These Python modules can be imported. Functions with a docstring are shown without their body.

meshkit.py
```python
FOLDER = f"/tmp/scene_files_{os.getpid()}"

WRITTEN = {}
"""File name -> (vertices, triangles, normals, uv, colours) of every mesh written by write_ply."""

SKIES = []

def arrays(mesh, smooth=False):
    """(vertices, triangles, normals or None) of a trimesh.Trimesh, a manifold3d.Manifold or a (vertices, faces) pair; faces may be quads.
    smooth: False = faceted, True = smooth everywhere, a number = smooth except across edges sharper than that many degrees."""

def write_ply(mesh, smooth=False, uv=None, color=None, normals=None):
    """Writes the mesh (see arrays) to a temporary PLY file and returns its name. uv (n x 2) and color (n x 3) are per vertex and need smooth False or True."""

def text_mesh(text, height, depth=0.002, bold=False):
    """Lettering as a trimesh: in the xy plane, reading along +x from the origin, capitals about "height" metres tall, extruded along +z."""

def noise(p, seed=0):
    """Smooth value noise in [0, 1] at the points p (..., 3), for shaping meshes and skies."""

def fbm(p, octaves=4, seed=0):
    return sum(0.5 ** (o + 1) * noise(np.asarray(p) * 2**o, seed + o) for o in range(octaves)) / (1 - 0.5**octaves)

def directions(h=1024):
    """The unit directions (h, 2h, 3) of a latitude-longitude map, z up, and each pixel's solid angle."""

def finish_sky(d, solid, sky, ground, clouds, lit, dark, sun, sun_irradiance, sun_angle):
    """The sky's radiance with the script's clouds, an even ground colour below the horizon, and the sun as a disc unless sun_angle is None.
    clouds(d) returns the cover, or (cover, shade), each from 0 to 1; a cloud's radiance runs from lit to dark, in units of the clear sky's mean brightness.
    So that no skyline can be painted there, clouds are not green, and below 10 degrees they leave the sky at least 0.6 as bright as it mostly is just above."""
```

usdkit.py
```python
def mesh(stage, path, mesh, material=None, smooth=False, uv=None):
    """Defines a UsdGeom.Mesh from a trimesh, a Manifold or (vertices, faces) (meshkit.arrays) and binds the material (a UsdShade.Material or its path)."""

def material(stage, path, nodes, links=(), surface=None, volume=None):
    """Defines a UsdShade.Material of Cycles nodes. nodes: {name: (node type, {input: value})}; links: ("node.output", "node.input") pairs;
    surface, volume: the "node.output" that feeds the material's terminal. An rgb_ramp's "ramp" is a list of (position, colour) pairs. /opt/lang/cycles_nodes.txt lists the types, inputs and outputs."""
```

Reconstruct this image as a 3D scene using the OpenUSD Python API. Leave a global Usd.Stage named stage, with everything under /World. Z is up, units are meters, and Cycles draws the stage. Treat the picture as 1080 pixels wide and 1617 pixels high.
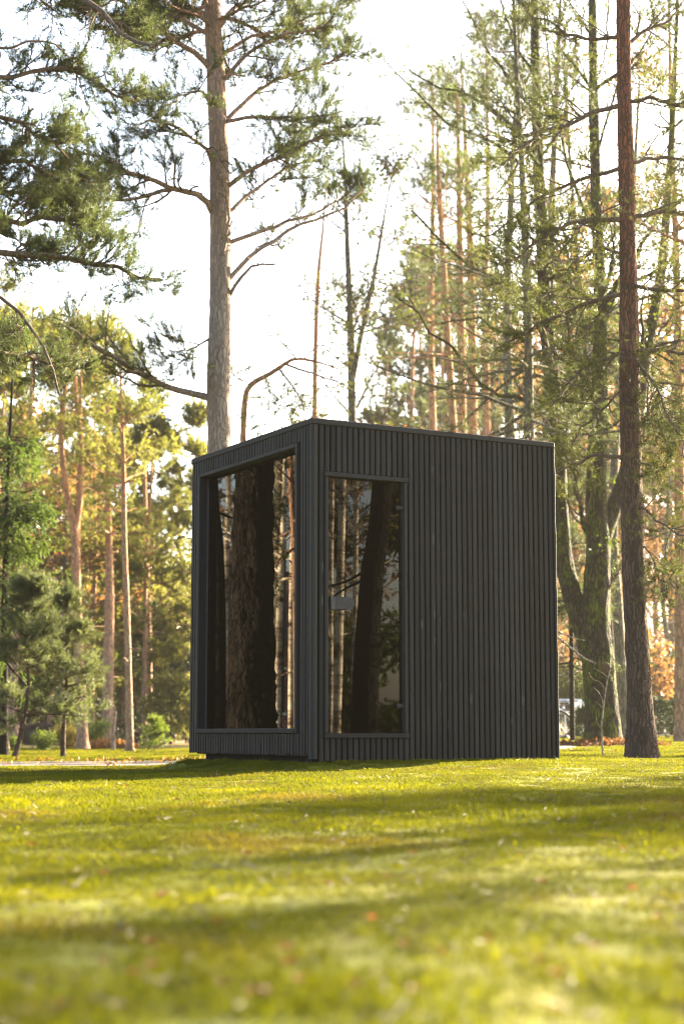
import math
import numpy as np
import trimesh
import usdkit, meshkit
from pxr import Usd, UsdGeom, UsdLux, UsdShade, Gf, Sdf, Vt

stage = Usd.Stage.CreateInMemory()
UsdGeom.SetStageUpAxis(stage, UsdGeom.Tokens.z)
UsdGeom.SetStageMetersPerUnit(stage, 1.0)
world = UsdGeom.Xform.Define(stage, '/World')
UsdGeom.Scope.Define(stage, '/World/Looks')

# ------------------------------------------------------------------ camera, sky, sun, exposure
F = 2650.0                                   # focal length in photograph pixels (1080 wide)
PITCH = math.atan(349.5 / F)
EYE = np.array([0.0, 0.0, 0.25])
EXPOSURE = 3.98
SUN_AZ, SUN_EL = math.radians(45), math.radians(20)
SUN_INT = 1.25
SKY = 0.05
SUN_DIR = np.array([math.sin(SUN_AZ) * math.cos(SUN_EL), math.cos(SUN_AZ) * math.cos(SUN_EL), math.sin(SUN_EL)])

cam = UsdGeom.Camera.Define(stage, '/World/camera')
cam.CreateHorizontalApertureAttr(24.0)
cam.CreateVerticalApertureAttr(24.0 * 1024 / 683)
cam.CreateFocalLengthAttr(24.0 * F / 1080)
cam.CreateFStopAttr(2.8)
cam.CreateFocusDistanceAttr(12.3)
cam.CreateClippingRangeAttr(Gf.Vec2f(0.05, 5000))
cam.CreateExposureAttr(EXPOSURE)
cam.AddTranslateOp().Set(Gf.Vec3d(*EYE))
cam.AddRotateXOp().Set(90 + math.degrees(PITCH))

usdkit.material(stage, '/World/Looks/sky_look', {
    'sky': ('sky_texture', dict(sky_type='single_scattering', sun_disc=False, sun_elevation=SUN_EL, sun_rotation=SUN_AZ,
                                air_density=1.0, aerosol_density=3.5, ozone_density=1.0)),
    'bg': ('background_shader', dict(strength=SKY))}, [('sky.color', 'bg.color')], surface='bg.background')
dome = UsdLux.DomeLight.Define(stage, '/World/sky')
UsdShade.MaterialBindingAPI.Apply(dome.GetPrim()).Bind(UsdShade.Material.Get(stage, '/World/Looks/sky_look'))
dome.GetPrim().SetCustomDataByKey('kind', 'structure')
sun = UsdLux.DistantLight.Define(stage, '/World/sun')
sun.CreateIntensityAttr(SUN_INT)
sun.CreateAngleAttr(0.5)
sun.CreateNormalizeAttr(True)
sun.CreateColorAttr(Gf.Vec3f(1.0, 0.84, 0.58))
sun.AddRotateZOp().Set(math.degrees(-SUN_AZ))
sun.AddRotateXOp().Set(-(90 - math.degrees(SUN_EL)))

# ------------------------------------------------------------------ helpers
USED = {}


def numbered(path):
    n = USED.get(path, -1) + 1
    USED[path] = n
    return path if n == 0 else f'{path}_{n:03d}'


def tag(p, label=None, cat=None, group=None, kind=None):
    p = p.GetPrim() if hasattr(p, 'GetPrim') else p
    for k, v in (('label', label), ('category', cat), ('group', group), ('kind', kind)):
        if v:
            p.SetCustomDataByKey(k, v)
    return p


def thing(name, label, cat, loc=(0, 0, 0), rz=0.0, group=None, scale=None):
    x = UsdGeom.Xform.Define(stage, numbered('/World/' + name))
    x.AddTranslateOp().Set(Gf.Vec3d(*map(float, loc)))
    if rz:
        x.AddRotateZOp().Set(float(rz))
    if scale:
        x.AddScaleOp().Set(Gf.Vec3f(*([float(scale)] * 3 if np.ndim(scale) == 0 else map(float, scale))))
    tag(x, label, cat, group)
    return x.GetPrim()


def obj(name, mesh, mat, parent=None, smooth=False, kind=None, label=None, rel=None):
    """One Mesh prim. rel: subtract this world offset (the parent's base)."""
    base = '/World' if parent is None else str(parent.GetPath())
    if rel is not None:
        if isinstance(mesh, trimesh.Trimesh):
            mesh = (mesh.vertices - rel, mesh.faces)
        else:
            mesh = (np.asarray(mesh[0]) - rel, mesh[1])
    m = usdkit.mesh(stage, numbered(base + '/' + name), mesh, '/World/Looks/' + mat, smooth)
    tag(m, label, kind=kind)
    return m.GetPrim()


def copy_of(src, name, label, cat, loc, rz, scale, group):
    r = thing(name, label, cat, loc, rz, group, scale)
    r.GetReferences().AddInternalReference(src.GetPath())
    r.SetInstanceable(True)
    # local ops win over the referenced ones
    return r


def nrm(a):
    return a / np.maximum(np.linalg.norm(a, axis=-1, keepdims=True), 1e-9)


def ray(px, py):
    a, b = (px - 540) / F, (808.5 - py) / F
    c, s = math.cos(PITCH), math.sin(PITCH)
    return np.array([a, c - b * s, s + b * c])


def at(px, py, Y):
    """The point at distance Y ahead that the photograph shows at a pixel: how positions were measured."""
    d = ray(px, py)
    return EYE + d * (Y / d[1])


def smooth01(t):
    t = np.clip(t, 0, 1)
    return t * t * (3 - 2 * t)


YAW, W_, L_, H_ = .508, 2.129, 2.108, 2.45
C0 = np.array([-.2117, 11.81, .04])
eR = np.array([math.cos(YAW), math.sin(YAW), 0])           # along the front (door) wall
eL = np.array([-math.sin(YAW), math.cos(YAW), 0])          # along the side (window) wall


def ground_base(x, y):
    YL = [-400, 0, 4, 9, 11.8, 13.5, 17, 25, 30, 42, 55, 80, 120, 200, 420]
    ZL = [-.1, -.1, -.08, -.04, -.035, -.06, -.12, -.165, -.17, -.19, -.165, -.05, .4, 4, 24]
    YR = [-400, 0, 4, 9, 11.8, 13.5, 18, 22, 30, 36, 45, 70, 120, 200, 420]
    ZR = [-.1, -.1, -.07, -.01, .035, .03, -.05, -.03, .03, .09, .13, .2, 1.0, 6, 28]
    w = smooth01((x / np.maximum(y, 3) + .13) / .25)
    return np.interp(y, YL, ZL) * (1 - w) + np.interp(y, YR, ZR) * w


def ground(x, y):
    x, y = np.asarray(x, float), np.asarray(y, float)
    z = ground_base(x, y)
    r = np.hypot(x, y)
    p = np.stack([x, y, 0 * x], -1)
    fade = np.exp(-np.maximum(r - 25, 0) / 30)
    bump = (meshkit.fbm(p * 1.9, 3, 5) - .5) * .026 + (meshkit.fbm(p * .33 + 7, 2, 9) - .5) * .045
    # the level pad under the cabin
    dx, dy = x - C0[0], y - C0[1]
    u, v = dx * eR[0] + dy * eR[1], dx * eL[0] + dy * eL[1]
    d = np.hypot(np.maximum(np.maximum(-u, u - 2.13), 0), np.maximum(np.maximum(-v, v - 2.11), 0))
    k = smooth01(1 - d / .35)
    return (z + bump * fade * (1 - k)) * (1 - k) + (.030 + .015 * smooth01((u + .05) / .4)) * k


class MB:
    def __init__(self):
        self.v, self.f, self.n = [], [], 0

    def add(self, v, f):
        v, f = np.asarray(v, float), np.asarray(f, int)
        if f.shape[1] == 4:
            f = np.vstack([f[:, [0, 1, 2]], f[:, [0, 2, 3]]])
        self.v.append(v)
        self.f.append(f + self.n)
        self.n += len(v)
        return self

    def box(self, lo, hi):
        m = trimesh.creation.box(extents=np.subtract(hi, lo))
        return self.add(m.vertices + (np.asarray(lo, float) + np.asarray(hi, float)) / 2, m.faces)

    def mesh(self):
        return np.vstack(self.v), np.vstack(self.f)


def rbox(size, r=.006):
    """A box with chamfered edges, centred."""
    import manifold3d as m3
    s = np.asarray(size, float) / 2
    r = min(r, .45 * s.min() * 2)
    pts = []
    for sx in (-1, 1):
        for sy in (-1, 1):
            for sz in (-1, 1):
                c = np.array([sx, sy, sz])
                for k in range(3):
                    q = c * (s - r)
                    q[k] = c[k] * s[k]
                    pts.append(q)
    h = trimesh.convex.convex_hull(np.array(pts))
    return h.vertices, h.faces


def catmull(pts, n):
    p = np.asarray(pts, float)
    if len(p) == 2:
        t = np.linspace(0, 1, n)[:, None]
        return p[0] * (1 - t) + p[1] * t
    q = np.vstack([2 * p[0] - p[1], p, 2 * p[-1] - p[-2]])
    seg = np.linalg.norm(np.diff(p[:, :3], axis=0), axis=1)
    cum = np.concatenate([[0], np.cumsum(seg)])
    s = np.linspace(0, cum[-1], n)
    i = np.clip(np.searchsorted(cum, s, 'right') - 1, 0, len(p) - 2)
    t = ((s - cum[i]) / seg[i])[:, None]
    a, b, c, d = q[i], q[i + 1], q[i + 2], q[i + 3]
    return .5 * (2 * b + (c - a) * t + (2 * a - 5 * b + 4 * c - d) * t ** 2 + (3 * b - a - 3 * c + d) * t ** 3)


def tubes(P, R, sides):
    """P (C,m,3) polylines, R (C,m) radii -> vertices, faces of round tapering limbs."""
    P, R = np.asarray(P, float), np.asarray(R, float)
    C, m, _ = P.shape
    t = nrm(np.gradient(P, axis=1))
    ref = np.where(np.abs(t[:, :1, 2:]) < .9, [0, 0, 1.0], [1.0, 0, 0])
    a = nrm(np.cross(t, ref))
    b = np.cross(t, a)
    ang = np.arange(sides) * 2 * np.pi / sides
    v = P[:, :, None] + R[:, :, None, None] * (np.cos(ang)[:, None] * a[:, :, None] + np.sin(ang)[:, None] * b[:, :, None])
    i, j = np.meshgrid(np.arange(m - 1), np.arange(sides), indexing='ij')
    q = np.stack([i * sides + j, i * sides + (j + 1) % sides, (i + 1) * sides + (j + 1) % sides, (i + 1) * sides + j], -1).reshape(-1, 4)
    f = (q[None] + (np.arange(C) * m * sides)[:, None, None]).reshape(-1, 4)
    return v.reshape(-1, 3), f


def trunk_mesh(pts, radii, sides=18, n=60, rough=.06, flare=.35, seed=1, plates=0.0):
    """A trunk with uneven bark and root flare: one closed surface."""
    p = catmull(pts, n)
    r = np.interp(np.linspace(0, 1, n), np.linspace(0, 1, len(radii)), radii)
    h = np.linalg.norm(p - p[0], axis=1)
    t = nrm(np.gradient(p, axis=0))
    a = nrm(np.cross(t, [0, 1.0, 0]))
    b = np.cross(t, a)
    ang = np.arange(sides) * 2 * np.pi / sides
    c = np.cos(ang)[None, :, None] * a[:, None] + np.sin(ang)[None, :, None] * b[:, None]
    q = p[:, None] + c * r[:, None, None]
    w = 1 + (meshkit.fbm(np.concatenate([q[..., :2] * 7, q[..., 2:] * 1.2], -1), 3, seed) - .5) * 2 * rough
    if plates:
        k = meshkit.fbm(np.concatenate([q[..., :2] * 22, q[..., 2:] * 4.5], -1), 3, seed + 5)
        w = w + plates * (np.abs(k - .5) * 4 - .4)
    lob = 1 + .5 * np.cos(ang * 4 + seed) + .3 * np.cos(ang * 7 + 2 * seed)
    w = w + flare * np.exp(-h / (1.6 * r[0]))[:, None] * (.55 + .45 * lob[None])
    v = p[:, None] + c * (r[:, None] * w)[..., None]
    i, j = np.meshgrid(np.arange(n - 1), np.arange(sides), indexing='ij')
    f = np.stack([i * sides + j, i * sides + (j + 1) % sides, (i + 1) * sides + (j + 1) % sides, (i + 1) * sides + j], -1).reshape(-1, 4)
    v = np.vstack([v.reshape(-1, 3), p[-1:]])
    cap = np.stack([(n - 1) * sides + np.arange(sides), (n - 1) * sides + (np.arange(sides) + 1) % sides, np.full(sides, n * sides)], 1)
    f = np.vstack([f[:, [0, 1, 2]], f[:, [0, 2, 3]], cap])
    return v, f


def spawn(P, R, per, tmin, tmax, length, angle, up, rng, m=6, curl=.25, rfac=.5, rmin=.0015, taper_len=.6, flat=.0):
    """Children of the limbs P (C,m,3): per = mean number for each limb; length = (lo, hi) in metres or as a function of t."""
    C, mm, _ = P.shape
    n = rng.poisson(per, C) if np.ndim(per) == 0 else rng.poisson(per)
    idx = np.repeat(np.arange(C), n)
    K = len(idx)
    if K == 0:
        return np.zeros((0, m, 3)), np.zeros((0, m)), idx
    t = tmin + (tmax - tmin) * rng.random(K)
    s = t * (mm - 1)
    i = np.clip(s.astype(int), 0, mm - 2)
    u = (s - i)[:, None]
    start = P[idx, i] * (1 - u) + P[idx, i + 1] * u
    tan = nrm(P[idx, i + 1] - P[idx, i])
    rad = R[idx, i] * (1 - u[:, 0]) + R[idx, i + 1] * u[:, 0]
    rnd = rng.normal(size=(K, 3))
    rnd[:, 2] *= (1 - flat)
    side = nrm(rnd - (rnd * tan).sum(1, keepdims=True) * tan)
    ang = np.radians(rng.uniform(*angle, K))[:, None]
    d = nrm(np.cos(ang) * tan + np.sin(ang) * side + np.array([0, 0, 1.0]) * up)
    L = rng.uniform(*length, K) * (1 - taper_len * t)
    pts = np.zeros((K, m, 3))
    pts[:, 0] = start
    for k in range(1, m):
        d = nrm(d + rng.normal(size=(K, 3)) * curl + np.array([0, 0, 1.0]) * up * .25)
        pts[:, k] = pts[:, k - 1] + d * (L / (m - 1))[:, None]
    r0 = np.minimum(np.maximum(rad * rfac, rmin), L * .03 + rmin)
    rr = r0[:, None] * np.linspace(1, .35, m)[None] + rmin * .2
    return pts, rr, idx


def tips(P, rng, ts=(1.0, .7, .4)):
    """Shoot positions and directions along the polylines P."""
    C, m, _ = P.shape
    pos, dr = [], []
    for t in ts:
        s = np.clip(t * (m - 1) + rng.uniform(-.4, .4, C), 0.2, m - 1.001)
        i = s.astype(int)
        u = (s - i)[:, None]
        pos.append(P[np.arange(C), i] * (1 - u) + P[np.arange(C), i + 1] * u)
        dr.append(nrm(P[np.arange(C), i + 1] - P[np.arange(C), i] + 1e-6))
    return np.vstack(pos), np.vstack(dr)


def needles(pos, dr, n, L, nl, w, rng, spread=(25, 75), droop=0.0):
    """n needles on each shoot: slim triangles round the shoot's axis."""
    K = len(pos)
    P = np.repeat(pos, n, 0)
    D = np.repeat(nrm(dr + rng.normal(size=dr.shape) * .25), n, 0)
    N = len(P)
    base = P + D * (rng.random(N) * L)[:, None]
    rnd = rng.normal(size=(N, 3))
    side = nrm(rnd - (rnd * D).sum(1, keepdims=True) * D)
    a = np.radians(rng.uniform(*spread, N))[:, None]
    nd = nrm(np.cos(a) * D + np.sin(a) * side - np.array([0, 0, droop]))
    ln = nl * rng.uniform(.7, 1.2, N)[:, None]
    wv = nrm(np.cross(nd, rng.normal(size=(N, 3)))) * w * .5
    v = np.stack([base - wv, base + wv, base + nd * ln + wv * .3], 1).reshape(-1, 3)
    return v, np.arange(3 * N).reshape(-1, 3)


def leaves(pos, size, rng, droop=.5, k=1, scatter=.05):
    """Leaf blades of four triangles folded along the midrib."""
    P = np.repeat(pos, k, 0)
    P = P + rng.normal(size=P.shape) * scatter
    N = len(P)
    ax = nrm(rng.normal(size=(N, 3)) + np.array([0, 0, -droop]))
    sd = nrm(np.cross(ax, rng.normal(size=(N, 3))))
    up = np.cross(ax, sd)
    s = size * rng.uniform(.6, 1.2, N)[:, None]
    a, tip = P, P + ax * s
    mid = P + ax * s * .45
    l, r = mid + sd * s * .38 + up * s * .12, mid - sd * s * .38 + up * s * .12
    v = np.stack([a, l, tip, r], 1).reshape(-1, 3)
    i = np.arange(N)[:, None] * 4
    f = np.vstack([i + [0, 1, 2], i + [0, 2, 3]])
    return v, f


# ------------------------------------------------------------------ materials
def L(name, nodes, links, surface='p.BSDF', **k):
    return usdkit.material(stage, '/World/Looks/' + name, nodes, links, surface=surface, **k)


def bark(name, lo, hi, up=None, z0=3.0, z1=8.0, moss=None, mossamt=.5, scale=9.0, bump=.9, dist=.02, crack=None):
    """Bark: long plates parted by dark cracks, mottled, with the colour changing up the trunk where a species does that."""
    nodes = {
        'g': ('geometry', {}), 'm': ('mapping', dict(scale=(1, 1, .17))),
        'wn': ('noise_texture', dict(scale=5.0, detail=3)), 'ws': ('vector_math', dict(math_type='scale', scale=.11)), 'wa': ('vector_math', dict(math_type='add')),
        'v': ('voronoi_texture', dict(scale=scale * 2.3, feature='distance_to_edge', randomness=1.0)),
        'cr': ('map_range', dict(from_min=.0, from_max=.17, to_min=0.0, to_max=1.0, clamp=True)),
        'n': ('noise_texture', dict(scale=scale * 2.2, detail=6, roughness=.7)),
        'n2': ('noise_texture', dict(scale=1.7, detail=3)),
        'r': ('rgb_ramp', dict(ramp=[(.3, lo), (.5, tuple(.45 * a + .55 * b for a, b in zip(lo, hi))), (.72, hi)])),
        'ck': ('mix', dict(color1=crack or tuple(.75 * c for c in lo))),
        'mul': ('math', dict(math_type='multiply_add', value2=.5)),
        'b': ('bump', dict(strength=bump, distance=dist)),
        'p': ('principled_bsdf', dict(roughness=.95, specular_ior_level=.15))}
    links = [('g.position', 'm.vector'), ('g.position', 'wn.vector'), ('wn.color', 'ws.vector1'), ('m.vector', 'wa.vector1'), ('ws.vector', 'wa.vector2'),
             ('wa.vector', 'v.vector'), ('wa.vector', 'n.vector'), ('g.position', 'n2.vector'), ('v.distance', 'cr.value'),
             ('n.fac', 'r.fac'), ('n.fac', 'mul.value1'), ('cr.result', 'mul.value3'), ('mul.value', 'b.height'), ('b.normal', 'p.normal'), ('cr.result', 'ck.fac')]
    col = 'r.color'
    if up:
        nodes['s'] = ('separate_xyz', {})
        nodes['mr'] = ('map_range', dict(from_min=z0, from_max=z1, clamp=True))
        nodes['ad'] = ('math', dict(math_type='multiply_add', value2=3.5, value3=0.0))
        nodes['ru'] = ('rgb_ramp', dict(ramp=[(.3, tuple(c * .6 for c in up)), (.6, up), (.8, tuple(min(1, c * 1.35) for c in up))]))
        nodes['mx'] = ('mix', dict(fac=.5))
        nodes['nz'] = ('math', dict(math_type='add'))
        links += [('g.position', 's.vector'), ('n2.fac', 'ad.value1'), ('s.z', 'nz.value1'), ('ad.value', 'nz.value2'), ('nz.value', 'mr.value'),
                  ('mr.result', 'mx.fac'), (col, 'mx.color1'), ('n.fac', 'ru.fac'), ('ru.color', 'mx.color2')]
        col = 'mx.color'
    if moss:
        nodes['nm'] = ('noise_texture', dict(scale=2.4, detail=6, roughness=.7))
        nodes['rm'] = ('rgb_ramp', dict(ramp=[(.62 - mossamt * .3, (0, 0, 0)), (.72 - mossamt * .3, (1, 1, 1))]))
        nodes['mm'] = ('mix', dict(color2=moss))
        links += [('g.position', 'nm.vector'), ('nm.fac', 'rm.fac'), ('rm.color', 'mm.fac'), (col, 'mm.color1')]
        col = 'mm.color'
    links += [(col, 'ck.color2'), ('ck.color', 'p.base_color')]
    return L(name, nodes, links)


def foliage(name, ramp, trans=.45, tcol=None, rough=.6, clump=.8, gloss=.25):
    """Leaf or needle look: colour varies from blade to blade and clump to clump, and light comes through."""
    t = tcol or (1.0, 1.0, .55)
    L(name, {
        'g': ('geometry', {}),
        'n': ('noise_texture', dict(scale=clump, detail=2)),
        'a': ('math', dict(math_type='multiply_add', value2=.55, value3=-.05)),
        'a2': ('math', dict(math_type='multiply_add', value2=.55)),
        'r': ('rgb_ramp', dict(ramp=ramp)),
        'tc': ('mix', dict(mix_type='multiply', fac=1.0, color2=t)),
        'p': ('principled_bsdf', dict(roughness=rough, specular_ior_level=gloss)),
        't': ('translucent_bsdf', {}), 'mx': ('mix_closure', dict(fac=trans))},
      [('g.position', 'n.vector'), ('g.random_per_island', 'a.value1'), ('n.fac', 'a2.value1'), ('a.value', 'a2.value3'), ('a2.value', 'r.fac'),
       ('r.color', 'p.base_color'), ('r.color', 'tc.color1'), ('tc.color', 't.color'), ('p.BSDF', 'mx.closure1'), ('t.BSDF', 'mx.closure2')],
      surface='mx.closure')


bark('pine_bark', (.13, .10, .085), (.32, .255, .215), up=(.38, .19, .11), z0=7.5, z1=13, scale=12, crack=(.17, .13, .105))
bark('red_pine_bark', (.03, .02, .015), (.115, .076, .056), up=(.19, .062, .034), z0=3.5, z1=8.5, moss=(.05, .06, .012), mossamt=.0, scale=13, dist=.03, crack=(.045, .03, .022))
bark('mossy_bark', (.010, .008, .006), (.06, .047, .034), moss=(.06, .075, .008), mossamt=.62, scale=9, dist=.04)
bark('grey_bark', (.05, .045, .035), (.20, .18, .135), moss=(.08, .08, .025), mossamt=.2, scale=10)
bark('dark_bark', (.002, .0016, .0014), (.020, .015, .0115), scale=9, bump=1.0, dist=.05)
bark('far_pine_bark', (.18, .115, .08), (.36, .235, .16), up=(.45, .21, .10), z0=4, z1=9, scale=9, crack=(.14, .085, .06))
bark('twig_bark', (.05, .035, .025), (.16, .11, .075), scale=20, bump=.3, dist=.004)
bark('pale_twig_bark', (.12, .09, .06), (.28, .21, .15), scale=20, bump=.3, dist=.004)
bark('scar_wood', (.05, .035, .02), (.11, .075, .045), scale=14, dist=.01)
bark('dead_wood', (.16, .12, .09), (.38, .29, .22), scale=14, dist=.006)
L('birch_bark', {
    'g': ('geometry', {}), 'm': ('mapping', dict(scale=(1, 1, 9))), 'n': ('noise_texture', dict(scale=2.0, detail=4, roughness=.7)),
    'n2': ('noise_texture', dict(scale=3, detail=3)),
    'a': ('math', dict(math_type='multiply_add', value2=.5)), 'h': ('math', dict(math_type='multiply', value2=.5)),
    'r': ('rgb_ramp', dict(ramp=[(.40, (.03, .025, .02)), (.47, (.35, .28, .2)), (.56, (.72, .62, .48)), (.8, (.8, .72, .6))])),
    'p': ('principled_bsdf', dict(roughness=.8, specular_ior_level=.2))},
  [('g.position', 'm.vector'), ('m.vector', 'n.vector'), ('g.position', 'n2.vector'), ('n2.fac', 'h.value1'), ('n.fac', 'a.value1'), ('h.value', 'a.value3'), ('a.value', 'r.fac'), ('r.color', 'p.base_color')])

foliage('pine_needles', [(.1, (.038, .052, .024)), (.4, (.078, .095, .042)), (.56, (.14, .14, .045)), (.70, (.27, .21, .04)), (.95, (.45, .27, .045))], trans=.5, clump=.9)
foliage('blue_pine_needles', [(.1, (.07, .088, .048)), (.5, (.15, .162, .075)), (.8, (.25, .23, .07)), (.95, (.38, .26, .06))], trans=.52, clump=.9)
foliage('mixed_needles', [(.1, (.045, .058, .02)), (.4, (.11, .115, .03)), (.6, (.25, .20, .03)), (.9, (.45, .28, .04))], trans=.5, clump=.9)
foliage('gold_pine_needles', [(.1, (.09, .11, .03)), (.35, (.19, .19, .045)), (.6, (.36, .29, .065)), (.95, (.56, .39, .09))], trans=.62, clump=.5, tcol=(1, .95, .6))
foliage('spruce_needles', [(.1, (.05, .085, .018)), (.5, (.12, .17, .03)), (.8, (.25, .26, .03)), (.95, (.38, .32, .035))], trans=.52, clump=1.2)
foliage('dark_spruce_needles', [(.1, (.012, .03, .012)), (.5, (.025, .055, .02)), (.85, (.05, .08, .02)), (.95, (.1, .09, .03))], trans=.25, clump=1.2)
foliage('autumn_leaves', [(.1, (.12, .065, .03)), (.4, (.25, .14, .055)), (.7, (.36, .23, .08)), (.95, (.45, .32, .11))], trans=.5, tcol=(1, .9, .6))
foliage('yellow_leaves', [(.1, (.22, .17, .03)), (.5, (.42, .31, .04)), (.9, (.52, .36, .06))], trans=.5, tcol=(1, .95, .5))
foliage('olive_leaves', [(.1, (.04, .06, .014)), (.45, (.09, .10, .022)), (.68, (.19, .15, .03)), (.9, (.34, .16, .03))], trans=.42)
foliage('green_leaves', [(.1, (.08, .12, .02)), (.5, (.18, .22, .035)), (.9, (.36, .33, .06))], trans=.5)
foliage('grass_blades', [(.06, (.15, .105, .02)), (.2, (.085, .092, .005)), (.42, (.19, .175, .006)), (.65, (.34, .265, .008)), (.88, (.44, .32, .02)), (1, (.42, .28, .09))], trans=.5, tcol=(1, 1, .45), clump=1.1, gloss=.06, rough=.7)
foliage('dry_leaf', [(.1, (.10, .045, .02)), (.5, (.22, .09, .035)), (.9, (.28, .15, .055))], trans=.3, clump=3)
foliage('orange_leaf', [(.1, (.5, .10, .02)), (.9, (.6, .16, .03))], trans=.3, clump=3)
foliage('brush_leaves', [(.1, (.2, .09, .03)), (.5, (.42, .2, .07)), (.9, (.55, .32, .12))], trans=.35, clump=3)
foliage('heap_twigs', [(.1, (.05, .035, .035)), (.5, (.11, .075, .07)), (.9, (.2, .13, .1))], trans=.1, clump=3)

L('ground_look', {
    'g': ('geometry', {}), 'n': ('noise_texture', dict(scale=1.3, detail=6, roughness=.65)), 'n2': ('noise_texture', dict(scale=.12, detail=3)),
    'n3': ('noise_texture', dict(scale=60, detail=3)),
    'a': ('math', dict(math_type='multiply_add', value2=.6)), 'h': ('math', dict(math_type='multiply', value2=.4)),
    'r': ('rgb_ramp', dict(ramp=[(.3, (.045, .055, .008)), (.45, (.09, .095, .010)), (.58, (.15, .135, .012)), (.75, (.22, .17, .02))])),
    's': ('separate_xyz', {}), 'mr': ('map_range', dict(from_min=44, from_max=60, clamp=True)),
    'rf': ('rgb_ramp', dict(ramp=[(.3, (.07, .045, .025)), (.5, (.16, .10, .045)), (.7, (.12, .11, .03))])),
    'mx': ('mix', {}), 'b': ('bump', dict(strength=.6, distance=.02)), 'p': ('principled_bsdf', dict(roughness=.95, specular_ior_level=.1))},
  [('g.position', 'n.vector'), ('g.position', 'n2.vector'), ('g.position', 'n3.vector'), ('n2.fac', 'h.value1'), ('n.fac', 'a.value1'), ('h.value', 'a.value3'),
   ('a.value', 'r.fac'), ('a.value', 'rf.fac'), ('g.position', 's.vector'), ('s.y', 'mr.value'), ('mr.result', 'mx.fac'), ('r.color', 'mx.color1'), ('rf.color', 'mx.color2'),
   ('mx.color', 'p.base_color'), ('n3.fac', 'b.height'), ('b.normal', 'p.normal')])
L('gravel', {
    'g': ('geometry', {}), 'v': ('voronoi_texture', dict(scale=30)), 'n': ('noise_texture', dict(scale=2.5, detail=4)),
    'r': ('rgb_ramp', dict(ramp=[(.2, (.07, .055, .048)), (.8, (.15, .125, .11))])), 'mx': ('mix', dict(mix_type='multiply', fac=.5)),
    'b': ('bump', dict(strength=.8, distance=.02)), 'p': ('principled_bsdf', dict(roughness=.95, specular_ior_level=.2))},
  [('g.position', 'v.vector'), ('g.position', 'n.vector'), ('n.fac', 'r.fac'), ('r.color', 'mx.color1'), ('v.color', 'mx.color2'), ('mx.color', 'p.base_color'), ('v.distance', 'b.height'), ('b.normal', 'p.normal')])


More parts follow.
